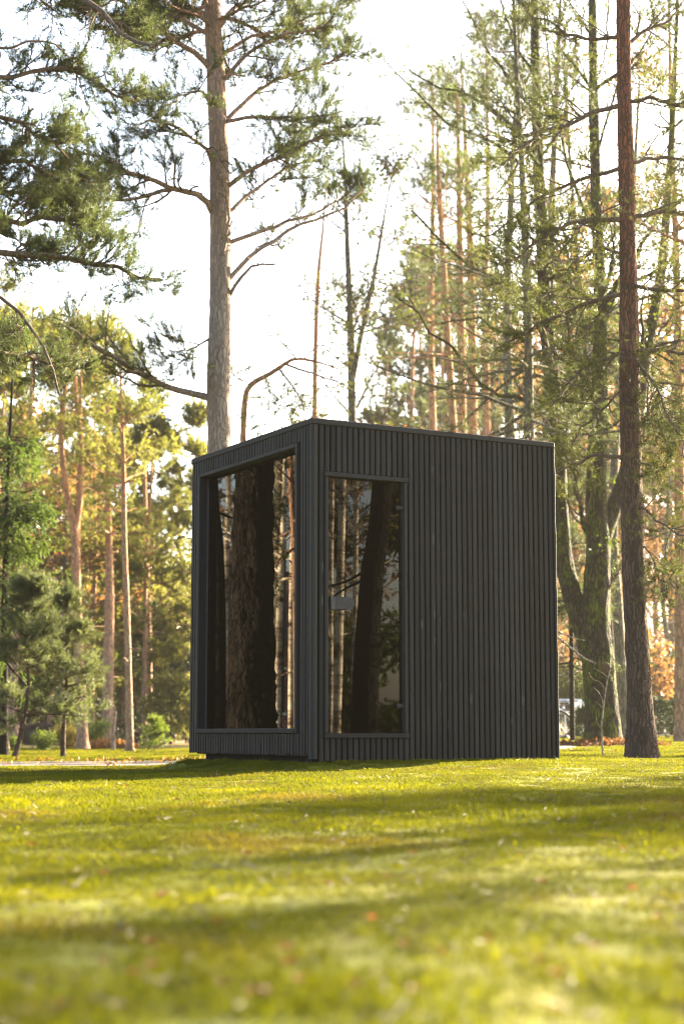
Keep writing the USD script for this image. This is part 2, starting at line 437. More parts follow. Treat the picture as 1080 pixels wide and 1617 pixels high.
def stained(name, lo, hi, grain=1.0, knots=True):
    """Dark stained timber with grain along z, knots and scuffs."""
    nodes = {
        'g': ('geometry', {}), 'oi': ('object_info', {}), 'm': ('mapping', dict(scale=(1, 1, .05))),
        'n': ('noise_texture', dict(scale=70, detail=4, roughness=.6)),
        'm2': ('mapping', dict(scale=(22, 22, 5.5))), 'v': ('voronoi_texture', dict(scale=1.0)), 'vc': ('separate_color', {}),
        'kn': ('math', dict(math_type='less_than', value2=.22)), 'kr': ('math', dict(math_type='greater_than', value2=.82)), 'kk': ('math', dict(math_type='multiply')),
        'ks': ('math', dict(math_type='multiply', value2=.75 if knots else 0.0)),
        'n2': ('noise_texture', dict(scale=2.2, detail=5, roughness=.7)),
        's': ('math', dict(math_type='multiply_add', value2=.5)), 'h': ('math', dict(math_type='multiply', value2=.5)),
        'ov': ('math', dict(math_type='multiply_add', value2=.44, value3=-.2)), 'sum': ('math', dict(math_type='add')),
        'r': ('rgb_ramp', dict(ramp=[(.25, lo), (.7, hi)])), 'mx': ('mix', dict(color2=tuple(2.8 * c for c in hi))),
        'b': ('bump', dict(strength=.35 * grain, distance=.004)),
        'p': ('principled_bsdf', dict(roughness=.55, specular_ior_level=.12))}
    L(name, nodes, [
        ('g.position', 'm.vector'), ('m.vector', 'n.vector'), ('g.position', 'm2.vector'), ('m2.vector', 'v.vector'), ('v.color', 'vc.color'),
        ('v.distance', 'kn.value1'), ('vc.r', 'kr.value1'), ('kn.value', 'kk.value1'), ('kr.value', 'kk.value2'), ('kk.value', 'ks.value1'),
        ('g.position', 'n2.vector'), ('n2.fac', 'h.value1'), ('n.fac', 's.value1'), ('h.value', 's.value3'), ('oi.random', 'ov.value1'),
        ('s.value', 'sum.value1'), ('ov.value', 'sum.value2'), ('sum.value', 'r.fac'), ('r.color', 'mx.color1'), ('ks.value', 'mx.fac'),
        ('mx.color', 'p.base_color'), ('n.fac', 'b.height'), ('b.normal', 'p.normal')])


stained('black_slat', (.0044, .0044, .0045), (.0118, .0118, .0119))
stained('black_trim', (.0062, .0062, .0062), (.0145, .0144, .0142), knots=False)
L('dark_backing', {'p': ('principled_bsdf', dict(base_color=(.006, .006, .007), roughness=.9, specular_ior_level=.1))}, [])
L('inside_wood', {'n': ('noise_texture', dict(scale=8)), 'r': ('rgb_ramp', dict(ramp=[(.3, (.012, .010, .009)), (.7, (.022, .018, .015))])), 'p': ('principled_bsdf', dict(roughness=.8))}, [('n.fac', 'r.fac'), ('r.color', 'p.base_color')])
L('roof_felt', {'n': ('noise_texture', dict(scale=60)), 'r': ('rgb_ramp', dict(ramp=[(.3, (.02, .02, .02)), (.7, (.05, .05, .05))])), 'p': ('principled_bsdf', dict(roughness=.9))}, [('n.fac', 'r.fac'), ('r.color', 'p.base_color')])
L('tinted_glass', {'f': ('fresnel', dict(IOR=1.54)), 't': ('transparent_bsdf', dict(color=(.16, .17, .18))), 'gl': ('glossy_bsdf', dict(color=(1, .97, .94), roughness=0.0)), 'mx': ('mix_closure', {})},
  [('f.fac', 'mx.fac'), ('t.BSDF', 'mx.closure1'), ('gl.BSDF', 'mx.closure2')], surface='mx.closure')
L('clear_glass', {'f': ('fresnel', dict(IOR=1.5)), 't': ('transparent_bsdf', dict(color=(.62, .66, .62))), 'gl': ('glossy_bsdf', dict(color=(.4, .4, .4), roughness=.02)), 'mx': ('mix_closure', {})},
  [('f.fac', 'mx.fac'), ('t.BSDF', 'mx.closure1'), ('gl.BSDF', 'mx.closure2')], surface='mx.closure')
L('gunmetal', {'n': ('noise_texture', dict(scale=90, detail=2)), 'r': ('rgb_ramp', dict(ramp=[(.3, (.012, .012, .013)), (.7, (.02, .02, .021))])), 'p': ('principled_bsdf', dict(metallic=0.0, roughness=.6, specular_ior_level=.25))}, [('n.fac', 'r.fac'), ('r.color', 'p.base_color')])
L('galvanised', {'n': ('noise_texture', dict(scale=14, detail=3)), 'r': ('rgb_ramp', dict(ramp=[(.3, (.28, .30, .28)), (.7, (.42, .44, .41))])), 'p': ('principled_bsdf', dict(metallic=.5, roughness=.6))}, [('n.fac', 'r.fac'), ('r.color', 'p.base_color')])
L('white_frame', {'n': ('noise_texture', dict(scale=9)), 'r': ('rgb_ramp', dict(ramp=[(.3, (.68, .68, .66)), (.7, (.8, .8, .78))])), 'p': ('principled_bsdf', dict(roughness=.5))}, [('n.fac', 'r.fac'), ('r.color', 'p.base_color')])
L('black_rubber', {'n': ('noise_texture', dict(scale=40)), 'r': ('rgb_ramp', dict(ramp=[(.3, (.012, .012, .012)), (.7, (.03, .03, .03))])), 'p': ('principled_bsdf', dict(roughness=.75))}, [('n.fac', 'r.fac'), ('r.color', 'p.base_color')])
L('red_paint', {'n': ('noise_texture', dict(scale=30)), 'r': ('rgb_ramp', dict(ramp=[(.3, (.42, .14, .12)), (.7, (.5, .19, .16))])), 'p': ('principled_bsdf', dict(roughness=.4))}, [('n.fac', 'r.fac'), ('r.color', 'p.base_color')])
L('brick_wall', {'tc': ('texture_coordinate', {}), 'm': ('mapping', dict(rotation=(math.pi / 2, 0, 0))), 'b': ('brick_texture', dict(color1=(.32, .10, .06), color2=(.24, .075, .05), mortar=(.4, .36, .3), scale=4.0, mortar_size=.02)), 'p': ('principled_bsdf', dict(roughness=.9))},
  [('tc.object', 'm.vector'), ('m.vector', 'b.vector'), ('b.color', 'p.base_color')])
L('roof_tile', {'n': ('noise_texture', dict(scale=6, detail=4)), 'r': ('rgb_ramp', dict(ramp=[(.3, (.05, .035, .03)), (.7, (.1, .07, .06))])), 'p': ('principled_bsdf', dict(roughness=.8))}, [('n.fac', 'r.fac'), ('r.color', 'p.base_color')])

# ------------------------------------------------------------------ ground and path
RG = np.random.default_rng


def spaced(lo, hi, fine_lo, fine_hi, step, grow):
    a = list(np.arange(fine_lo, fine_hi, step))
    s = step
    while a[-1] < hi:
        s *= grow
        a.append(a[-1] + s)
    s, b = step, [a[0]]
    while b[-1] > lo:
        s *= grow
        b.append(b[-1] - s)
    return np.array(b[:0:-1] + a)


gx = spaced(-480, 480, -3.5, 3.5, .05, 1.055)
gy = spaced(-420, 480, 1.0, 15, .05, 1.045)
X, Yg = np.meshgrid(gx, gy)
V = np.stack([X, Yg, ground(X, Yg)], -1).reshape(-1, 3)
ii, jj = np.meshgrid(np.arange(len(gy) - 1), np.arange(len(gx) - 1), indexing='ij')
nx = len(gx)
Q = np.stack([ii * nx + jj, ii * nx + jj + 1, (ii + 1) * nx + jj + 1, (ii + 1) * nx + jj], -1).reshape(-1, 4)
tag(obj('lawn_ground', (V, Q), 'ground_look', smooth=True), 'gently uneven lawn running back to the wood floor', kind='structure')

# gravel lane on the left, passing behind the cabin
lane_c = catmull([(-60, 15.5, 0), (-24, 18.2, 0), (-12, 19.6, 0), (-5.5, 20.8, 0), (-2.2, 22.0, 0), (.5, 24.5, 0), (2.0, 30, 0)], 140)
tn = nrm(np.gradient(lane_c, axis=0))
nr = np.stack([-tn[:, 1], tn[:, 0], 0 * tn[:, 0]], -1)
wv = 2.6 + .35 * (meshkit.fbm(lane_c * .5, 3, 3) - .5)
PW = []
for k, u in enumerate(np.linspace(-1, 1, 11)):
    q = lane_c + nr * (wv * u)[:, None]
    q[:, 2] = ground(q[:, 0], q[:, 1]) + (.014 if abs(u) < .99 else -.03)
    PW.append(q)
PW = np.stack(PW, 1)
n1, n2 = PW.shape[:2]
ii, jj = np.meshgrid(np.arange(n1 - 1), np.arange(n2 - 1), indexing='ij')
Q = np.stack([ii * n2 + jj, (ii + 1) * n2 + jj, (ii + 1) * n2 + jj + 1, ii * n2 + jj + 1], -1).reshape(-1, 4)
Q = Q[:, ::-1]
tag(obj('gravel_path', (PW.reshape(-1, 3), Q), 'gravel', smooth=True), 'pale grey gravel lane strewn with leaves left of the cabin', kind='structure')

# ------------------------------------------------------------------ the cabin
nF, nS = -eL, -eR


def on_wall(px, py, wall):
    """Wall coordinates (along, height) of a pixel on the front ('F') or side ('S') wall."""
    n, e = (nF, eR) if wall == 'F' else (nS, eL)
    d = ray(px, py)
    q = EYE + d * (np.dot(C0 - EYE, n) / np.dot(d, n)) - C0
    return float(q @ e), float(q[2])


cabin = thing('sauna_cabin', 'black slatted timber cube cabin with mirrored picture window and glass door', 'cabin', C0, math.degrees(YAW))
# local axes: x along the front wall, y along the side wall (into depth), z up; outside of front is -y, of side is -x


def cpart(name, lo, hi, mat, parent=None, r=.004, smooth=False, label=None):
    lo, hi = np.asarray(lo, float), np.asarray(hi, float)
    v, f = rbox(hi - lo, r)
    return obj(name, (v + (lo + hi) / 2, f), mat, parent or cabin, smooth, label=label)


dl, dt = on_wall(513.5, 744.5, 'F')
dr_, db = on_wall(645, 1166, 'F')
_, dt2 = on_wall(643.7, 754, 'F')
dt = (dt + dt2) / 2
wl, _ = on_wall(312.5, 900, 'S')
wr, _ = on_wall(469, 900, 'S')
wt = (on_wall(313, 751, 'S')[1] + on_wall(469, 697.4, 'S')[1]) / 2
wb = (on_wall(312, 1158.5, 'S')[1] + on_wall(468, 1158.5, 'S')[1]) / 2
print('door', dl, dr_, db, dt, 'window', wr, wl, wb, wt)
wn, wf = wr, wl                                            # near and far side of the window along the wall
ZB_F, ZB_S, ZT = .012, .055, H_ - .046                     # slat bottoms, underside of the coping
TH = .11                                                   # wall thickness
# wall cores (dark boards behind the slats), each wall round its opening
for lo, hi in (((.02, .03, ZB_F), (dl, TH, ZT)), ((dr_, .03, ZB_F), (W_ - .02, TH, ZT)), ((dl, .03, dt), (dr_, TH, ZT)), ((dl, .03, ZB_F), (dr_, TH, db))):
    cpart('wall_core', lo, hi, 'dark_backing', r=.001)
for lo, hi in (((.03, TH, ZB_S), (TH, wn, ZT)), ((.03, wf, ZB_S), (TH, L_ - .02, ZT)), ((.03, wn, wt), (TH, wf, ZT)), ((.03, wn, ZB_S), (TH, wf, wb))):
    cpart('wall_core', lo, hi, 'dark_backing', r=.001)
cpart('rear_wall', (TH, L_ - .10, ZB_S), (W_ - .02, L_ - .02, ZT), 'black_slat')
cpart('end_wall', (W_ - .11, TH, ZB_F), (W_ - .025, L_ - .10, ZT), 'black_slat')
cpart('floor', (.05, .05, .045), (W_ - .05, L_ - .05, .10), 'inside_wood')
cpart('roof', (.03, .03, ZT), (W_ - .03, L_ - .03, H_ - .012), 'roof_felt')
cpart('base_skid', (.10, .03, -.10), (W_ - .06, L_ - .12, .045), 'dark_backing')
# slats
PITCH_S = .0466


def slat_profile(w, d):
    """A batten's cross-section: w wide, d deep, softly rounded front edges."""
    c = min(.0045, w * .28)
    return [(-w / 2, 0), (-w / 2, -d + c), (-w / 2 + c * .35, -d + c * .35), (-w / 2 + c, -d), (w / 2 - c, -d), (w / 2 - c * .35, -d + c * .35), (w / 2, -d + c), (w / 2, 0)]


def slat(wall, pos, z0, z1, w=.0355, d=.029, rg=None):
    pr = np.array(slat_profile(w, d))
    n = len(pr)
    jit = rg.normal(0, .0008)
    v = np.array([(x, y, z) for z in (z0, z1) for x, y in pr])
    v[:, 1] += .032 + jit
    f = [[i, (i + 1) % n, n + (i + 1) % n, n + i] for i in range(n)]
    tri = []
    for a, b, c, e in f:
        tri += [[a, b, c], [a, c, e]]
    tri += [[0, i + 1, i] for i in range(1, n - 1)] + [[n, n + i, n + i + 1] for i in range(1, n - 1)]
    tri = np.array(tri)
    if wall == 'F':
        v[:, 0] += pos
    elif wall == 'S':
        v = np.stack([v[:, 1], pos - v[:, 0], v[:, 2]], 1)
    elif wall == 'E':                                       # right end wall, outside is +x
        v = np.stack([W_ - v[:, 1], pos + v[:, 0], v[:, 2]], 1)
    obj('slat', (v, tri), 'black_slat', cabin)


rg = RG(11)
x = .056 + PITCH_S / 2
while x < W_ - .018:
    w2 = PITCH_S / 2
    if x + w2 > dl - .004 and x - w2 < dr_ + .004:
        inside = x + .017 > dl and x - .017 < dr_
        if inside:
            slat('F', x, ZB_F + rg.normal(0, .002), db - .004, rg=rg)
            slat('F', x, dt + .004, ZT, rg=rg)
        else:
            slat('F', x, ZB_F, ZT, rg=rg)
    else:
        slat('F', x, ZB_F + rg.normal(0, .002), ZT, rg=rg)
    x += PITCH_S
y = .054 + PITCH_S / 2
while y < L_ - .015:
    if y + .017 > wn and y - .017 < wf:
        slat('S', y, ZB_S + rg.normal(0, .003), wb - .004, rg=rg)
        slat('S', y, wt + .004, ZT, rg=rg)
    else:
        slat('S', y, ZB_S + rg.normal(0, .003), ZT, rg=rg)
    y += PITCH_S
y = .10
while y < L_ - .1:
    slat('E', y, ZB_F, ZT, rg=rg)
    y += PITCH_S
# corner post, rounded
ang = np.linspace(math.pi, 1.5 * math.pi, 7)
poly = [(.044, .0), (.047, .04), (.04, .047), (.0, .044)] + [(.018 + .020 * math.cos(a), .018 + .020 * math.sin(a)) for a in ang]
import shapely
cp = trimesh.creation.extrude_polygon(shapely.Polygon(poly), ZT - .03, engine='earcut')
cp.apply_translation((0, 0, .03))
obj('corner_post', cp, 'black_trim', cabin, 35)
cpart('corner_board', (W_ - .022, -.002, ZB_F), (W_ + .002, .075, ZT), 'black_trim')
# roof coping
o = .004
cpart('roof_trim', (-o, -o, ZT + .002), (W_ + o, .05, H_), 'black_trim', r=.006)
cpart('roof_trim', (-o, .0525, ZT + .002), (.05, L_ + o, H_), 'black_trim', r=.006)
cpart('roof_trim', (W_ - .05, .0525, ZT + .002), (W_ + o, L_ + o, H_), 'black_trim', r=.006)
cpart('roof_trim', (.0525, L_ - .05, ZT + .002), (W_ - .0525, L_ + o, H_), 'black_trim', r=.006)
# picture window: frame proud of the slats, deep reveal, pane set back
wf_ = .030
win = obj('window', MB().box((.075, wn + .03, wb + .03), (.083, wf - .03, wt - .03)).mesh(), 'tinted_glass', cabin)
P = win
for nme, lo, hi in (('frame', (-.006, wn, wb), (.10, wn + wf_, wt)), ('frame', (-.006, wf - wf_, wb), (.10, wf, wt)),
                    ('frame', (-.006, wn + wf_ + .001, wt - wf_), (.10, wf - wf_ - .001, wt)), ('sill', (-.010, wn + wf_ + .001, wb), (.10, wf - wf_ - .001, wb + .036))):
    cpart(nme, lo, hi, 'black_trim', P, r=.005)
cpart('glazing_bead', (.060, wf - .046, wb + .04), (.074, wf - .032, wt - .034), 'gunmetal', P, r=.002)
# glass door: frame, pane, two clip hinges and a block handle
fw = .028
door = obj('door', MB().box((dl + .030, .040, db + .030), (dr_ - .030, .048, dt - .030)).mesh(), 'tinted_glass', cabin)
for nme, lo, hi in (('frame', (dl, -.004, db + .036), (dl + fw, .09, dt - .036)), ('frame', (dr_ - fw, -.004, db + .036), (dr_, .09, dt - .036)),
                    ('frame', (dl - .008, -.007, dt - .035), (dr_ + .008, .09, dt)), ('sill', (dl - .008, -.009, db), (dr_ + .008, .09, db + .035))):
    cpart(nme, lo, hi, 'black_trim', door, r=.004)
for py in (801, 1115):
    hx, hz = on_wall(631, py, 'F')
    hv, hf = rbox((.055, .030, .034), .008)
    obj('hinge', (hv + [dr_ - fw - .024, .028, hz], hf), 'gunmetal', door)
hx0, hz0 = on_wall(524, 942, 'F')
hx1, hz1 = on_wall(560, 963, 'F')
hw, hh = hx1 - hx0, hz0 - hz1
pl = shapely.box(.04, 0, hw - hh * .5, hh).union(shapely.Point(hw - hh * .5, hh / 2).buffer(hh / 2, quad_segs=8))
hm = trimesh.creation.extrude_polygon(pl, .016, engine='earcut')
hm.apply_transform(np.array([[1, 0, 0, hx0], [0, 0, 1, .004], [0, 1, 0, hz1], [0, 0, 0, 1.0]]))
hm.fix_normals()
han = obj('handle', hm, 'gunmetal', door)
obj('handle_block', MB().box((hx0 - .002, .006, hz1 - .003), (hx0 + .042, .038, hz0 + .001)).mesh(), 'black_rubber', door)
# interior: benches in the dark
cpart('bench', (1.35, .30, .42), (W_ - .13, L_ - .14, .47), 'inside_wood')
cpart('bench', (1.65, .30, .86), (W_ - .13, L_ - .14, .91), 'inside_wood')
TRI = {}
# ------------------------------------------------------------------ trees
def px_line(pts, Y0, dY=0.0):
    """Polyline measured in the photograph at distance Y0, running dY deeper towards its end."""
    n = len(pts)
    return np.array([at(p[0], p[1], Y0 + dY * (k / max(n - 1, 1)) ** 1.2) for k, p in enumerate(pts)])


def limb_set(lines, m=10, r0=.04, r1=.012, rng=None, jit=.015):
    P, R = [], []
    for ln in lines:
        pts, ra = ln if isinstance(ln, tuple) else (ln, r0)
        q = catmull(pts, m)
        if rng is not None:
            q[1:] += rng.normal(size=(m - 1, 3)) * jit * np.linspace(.3, 1, m - 1)[:, None]
        P.append(q)
        R.append(np.linspace(ra, max(ra * .3, .006), m))
    return np.array(P), np.array(R)


def auto_limbs(trunk, radii, c0, c1, count, Lmax, el, rng, m=10, profile=None, bend=.15, az=None, whorl=4):
    """Limbs in loose whorls up a trunk polyline. el = (elevation at the lowest, at the top) in degrees."""
    n = len(trunk)
    base = np.sort(rng.uniform(c0, c1, max(1, count // whorl)))
    t = np.repeat(base, whorl)[:count] + rng.normal(0, .006, min(count, len(base) * whorl))
    t = np.clip(t, c0, .995)
    K = len(t)
    a = rng.uniform(0, 2 * np.pi) + np.arange(K) * 2 * np.pi / whorl * 1.13 + rng.normal(0, .35, K)
    if az is not None:
        a = rng.uniform(*az, K)
    u = (t - c0) / max(c1 - c0, 1e-3)
    prof = (profile or (lambda u: (1 - u) ** .7 * .85 + .15))(np.clip(u, 0, 1))
    Ln = Lmax * prof * rng.uniform(.65, 1.1, K)
    e = np.radians(el[0] + (el[1] - el[0]) * u + rng.normal(0, 8, K))
    d = np.stack([np.cos(a) * np.cos(e), np.sin(a) * np.cos(e), np.sin(e)], 1)
    s = t * (n - 1)
    i = np.clip(s.astype(int), 0, n - 2)
    w = (s - i)[:, None]
    P = np.zeros((K, m, 3))
    P[:, 0] = trunk[i] * (1 - w) + trunk[i + 1] * w
    for k in range(1, m):
        d = nrm(d + rng.normal(size=(K, 3)) * .10 + np.array([0, 0, bend]) * (k / m - .35))
        P[:, k] = P[:, k - 1] + d * (Ln / (m - 1))[:, None]
    tr = np.interp(t, np.linspace(0, 1, len(radii)), radii)
    r0 = np.minimum(tr * .42, Ln * .017 + .006)
    R = r0[:, None] * np.linspace(1, .25, m)[None]
    return P, R


def wood(mb, P, R, sides):
    if len(P):
        mb.add(*tubes(P, R, sides))


class Shoots:
    """Needle shoots at positions and directions, to be drawn as copies of four shoot meshes."""
    def __init__(self, pos, dr, nn, sl, nl, nw):
        self.pos, self.dr, self.spec = pos, dr, (nn, sl, nl, nw)

    def define(self, name, mat, parent, rel, rng):
        pi = UsdGeom.PointInstancer.Define(stage, numbered(str(parent.GetPath()) + '/' + name))
        tag(pi, kind='stuff')
        nn, sl, nl, nw = self.spec
        ps = []
        for k in range(4):
            v, f = needles(np.zeros((1, 3)), np.array([[0, 0, 1.0]]), int(nn * (1.15, .9, .7, .5)[k]), sl * (1, 1.3, .8, 1.5)[k], nl * (1, .9, 1.15, .85)[k], nw, np.random.default_rng(900 + k), spread=((20, 70), (30, 80), (25, 60), (40, 85))[k])
            ps.append(usdkit.mesh(stage, f'{pi.GetPath()}/shoot_{k}', (v, f), '/World/Looks/' + mat).GetPath())
        pi.CreatePrototypesRel().SetTargets(ps)
        n = len(self.pos)
        d = nrm(self.dr)
        c = np.clip(d[:, 2], -.9999, .9999)
        ax = np.stack([-d[:, 1], d[:, 0], 0 * c], 1)
        ax = ax / np.maximum(np.linalg.norm(ax, axis=1, keepdims=True), 1e-6)
        h = np.arccos(c) / 2
        pi.CreatePositionsAttr(Vt.Vec3fArray.FromNumpy((self.pos - rel).astype(np.float32)))
        pi.CreateProtoIndicesAttr(Vt.IntArray.FromNumpy(rng.integers(0, 4, n).astype(np.int32)))
        pi.CreateOrientationsAttr(Vt.QuathArray([Gf.Quath(float(w), float(x), float(y), float(z)) for w, (x, y, z) in zip(np.cos(h), ax * np.sin(h)[:, None])]))
        sc = rng.uniform(.6, 1.3, n)
        pi.CreateScalesAttr(Vt.Vec3fArray.FromNumpy(np.repeat(sc[:, None], 3, 1).astype(np.float32)))


def pine_crown(P, R, rng, per2=10, len2=(.5, 1.2), per3=5, len3=(.15, .4), ts=(1, .6, .25), nn=30, nl=.055, nw=.0045, sl=.12, bare=.25, up=.25, sides=4):
    """Side branches, twigs and needle shoots on limbs. Returns (twig wood, needles)."""
    tw = MB()
    P2, R2, _ = spawn(P, R, per2, bare, 1.0, len2, (30, 65), up * .4, rng, m=6, curl=.22, flat=.5)
    wood(tw, P2, R2, sides)
    P3, R3, _ = spawn(P2, R2, per3, .2, 1.0, len3, (25, 60), up, rng, m=4, curl=.2, rmin=.002, taper_len=.3, flat=.35)
    wood(tw, P3, R3, 3)
    a, b = tips(P3, rng, ts)
    c, d = tips(P2, rng, (1.0, .92))
    pos, dr = np.vstack([a, c]), np.vstack([b, d])
    dr = nrm(dr + [0, 0, .35])
    return tw, Shoots(pos, dr, nn, sl, nl, nw)


def put_tree(name, label, cat, base, trunk, radii, limbs, twigs, leaf, barkm='pine_bark', leafm='pine_needles', twigm='twig_bark', group=None, sides=14, n=50, seed=1, limb_mat=None, rough=.06, flare=.35, plates=0.0, separate=True, extra_trunks=()):
    base = np.asarray(base, float)
    t = thing(name, label, cat, base, group=group)
    obj('trunk', trunk_mesh(trunk, radii, sides, n, rough, flare, seed, plates), barkm, t, True, rel=base)
    for k, (tp, trr) in enumerate(extra_trunks):
        obj('trunk', trunk_mesh(tp, trr, max(8, sides - 4), n, rough, 0.0, seed + k + 1), barkm, t, True, rel=base)
    if limbs is not None and len(limbs[0]):
        if separate:
            for p, r in zip(*limbs):
                obj('branch', tubes(p[None], r[None], 7), limb_mat or barkm, t, True, rel=base)
        else:
            mb = MB()
            wood(mb, limbs[0], limbs[1], 5)
            obj('branches', mb.mesh(), limb_mat or barkm, t, True, rel=base, kind='stuff')
    if twigs is not None and twigs.n:
        obj('twigs', twigs.mesh(), twigm, t, rel=base, kind='stuff')
    if isinstance(leaf, Shoots):
        leaf.define('crown', leafm, t, base, np.random.default_rng(seed))
        leaf = None
    if isinstance(leaf, list):
        for q in leaf:
            if isinstance(q, Shoots):
                q.define('crown', leafm, t, base, np.random.default_rng(seed))
            else:
                obj('crown', q, leafm, t, rel=base, kind='stuff')
        leaf = None
    if leaf is not None and len(leaf[1]):
        obj('crown', leaf, leafm, t, rel=base, kind='stuff')
    TRI[label] = sum(len(x) for x in [leaf[1] if leaf is not None else []]) + (sum(len(f) for f in twigs.f) if twigs else 0)
    return t


def join(*ms):
    mb = MB()
    for v, f in ms:
        if len(v):
            mb.add(v, f)
    return mb.mesh()


def px_trunk(pts, Y, widths, up=None):
    """Trunk polyline and radii from pixels (widths in pixels), its foot set into the ground."""
    q = np.array([at(x, y, Y) for x, y in pts])
    g = float(ground(q[0, 0], q[0, 1])) - .05
    q[0, 2] = g
    r = [w / 2 / F * np.linalg.norm(p - EYE) for w, p in zip(widths, q)]
    # radii evenly resampled along the length
    s = np.concatenate([[0], np.cumsum(np.linalg.norm(np.diff(q, axis=0), axis=1))])
    rr = np.interp(np.linspace(0, s[-1], 12), s, r)
    return q, rr


# --- tall pine straight behind the cabin
rng = RG(101)
Y = 22.0
tr, rr = px_trunk([(356, 1185), (352, 1000), (346, 690), (345, 600), (348, 430), (346, 250), (340, 100), (335, 0), (330, -250), (338, -700), (340, -850)], Y, [50, 44, 38, 36, 33, 30, 27, 25, 20, 10, 4])
P = lambda *a, **k: px_line(*a, **k)
LN = [
    (P([(330, 628), (262, 611), (215, 586), (175, 560), (140, 541), (98, 508)], Y, -1.2), .050),
    (P([(165, 556), (172, 540), (182, 516)], Y - .7, -.1), .012),
    (P([(338, 340), (325, 315), (300, 303), (255, 290), (205, 272), (160, 250), (110, 235)], Y, -1.5), .048),
    (P([(318, 308), (262, 299), (205, 317), (150, 312), (120, 300)], Y - .2, 1.2), .038),
    (P([(335, 112), (315, 88), (280, 64), (235, 32), (195, 0), (150, -30)], Y, -1.0), .046),
    (P([(338, 60), (300, 35), (250, 20), (190, 25), (120, 15)], Y, 1.0), .035),
    (P([(335, 532), (318, 543), (298, 551), (268, 553)], Y, -.5), .018),
    (P([(345, 300), (330, 240), (310, 225), (280, 200), (240, 190), (210, 200)], Y, -1.3), .035),
    (P([(340, 180), (320, 145), (290, 150), (250, 175)], Y, -.9), .026),
    (P([(352, 400), (360, 355), (358, 300), (350, 275)], Y - .15, -.25), .028),
    (P([(355, 385), (410, 365), (470, 345), (520, 322), (548, 305)], Y, 1.0), .034),
    (P([(360, 442), (395, 405), (440, 372), (490, 348), (540, 330), (575, 296)], Y, .6), .036),
    (P([(360, 470), (380, 440), (398, 418), (418, 415), (440, 416)], Y, -.4), .030),
    (P([(352, 345), (380, 318), (420, 285), (460, 262), (520, 245)], Y, 1.3), .030),
    (P([(352, 300), (395, 268), (440, 248), (490, 222), (530, 205), (565, 195)], Y, -1.2), .036),
    (P([(352, 195), (390, 158), (430, 128), (470, 112), (520, 95), (560, 78)], Y, 1.0), .034),
    (P([(352, 192), (400, 184), (450, 185), (500, 183), (545, 175)], Y, -.9), .030),
    (P([(348, 130), (380, 95), (420, 65), (470, 50), (530, 35)], Y, -.8), .034),
    (P([(345, 45), (362, 18), (385, 2), (430, -20), (480, -30)], Y, .8), .036),
    (P([(345, 90), (390, 60), (440, 48), (500, 20), (550, 5)], Y, .8), .03),
]
LB = limb_set(LN, 12, rng=rng, jit=.02)
foli = [0, 2, 3, 4, 5, 6, 7, 8, 10, 13, 14, 15, 16, 17, 18, 19]
LA = auto_limbs(catmull(tr, 80), rr, .66, 1.0, 26, 3.4, (5, 55), rng, m=12)
LA2 = auto_limbs(catmull(tr, 80), rr, .42, .66, 14, 2.2, (0, 30), rng, m=12, profile=lambda u: .6 + .4 * u)
LA = tuple(np.concatenate([a, b]) for a, b in zip(LA, LA2))
lp, lr = np.concatenate([LB[0][foli], LA[0]]), np.concatenate([LB[1][foli], LA[1]])
ln_ = np.linalg.norm(np.diff(lp, axis=1), axis=2).sum(1)
tw, lf = pine_crown(lp, lr, rng, per2=9.5 * ln_, len2=(.45, 1.15), per3=6.5, len3=(.14, .38), bare=.25, nn=30, nw=.0062, nl=.06, ts=(1, .7, .4, .1))
bare_ = [1, 9, 11, 12]
P2, R2, _ = spawn(LB[0], LB[1], 5, .2, 1, (.2, .7), (30, 70), .05, rng, curl=.35)
wood(tw, P2, R2, 3)
put_tree('pine_tree', 'tall thick pine with grey-pink bark rising straight behind the cabin', 'pine tree', tr[0], tr, rr, (np.concatenate([LB[0], LA[0]]), np.concatenate([LB[1], LA[1]])), tw, lf, sides=36, n=200, plates=.06, rough=.08, seed=3)

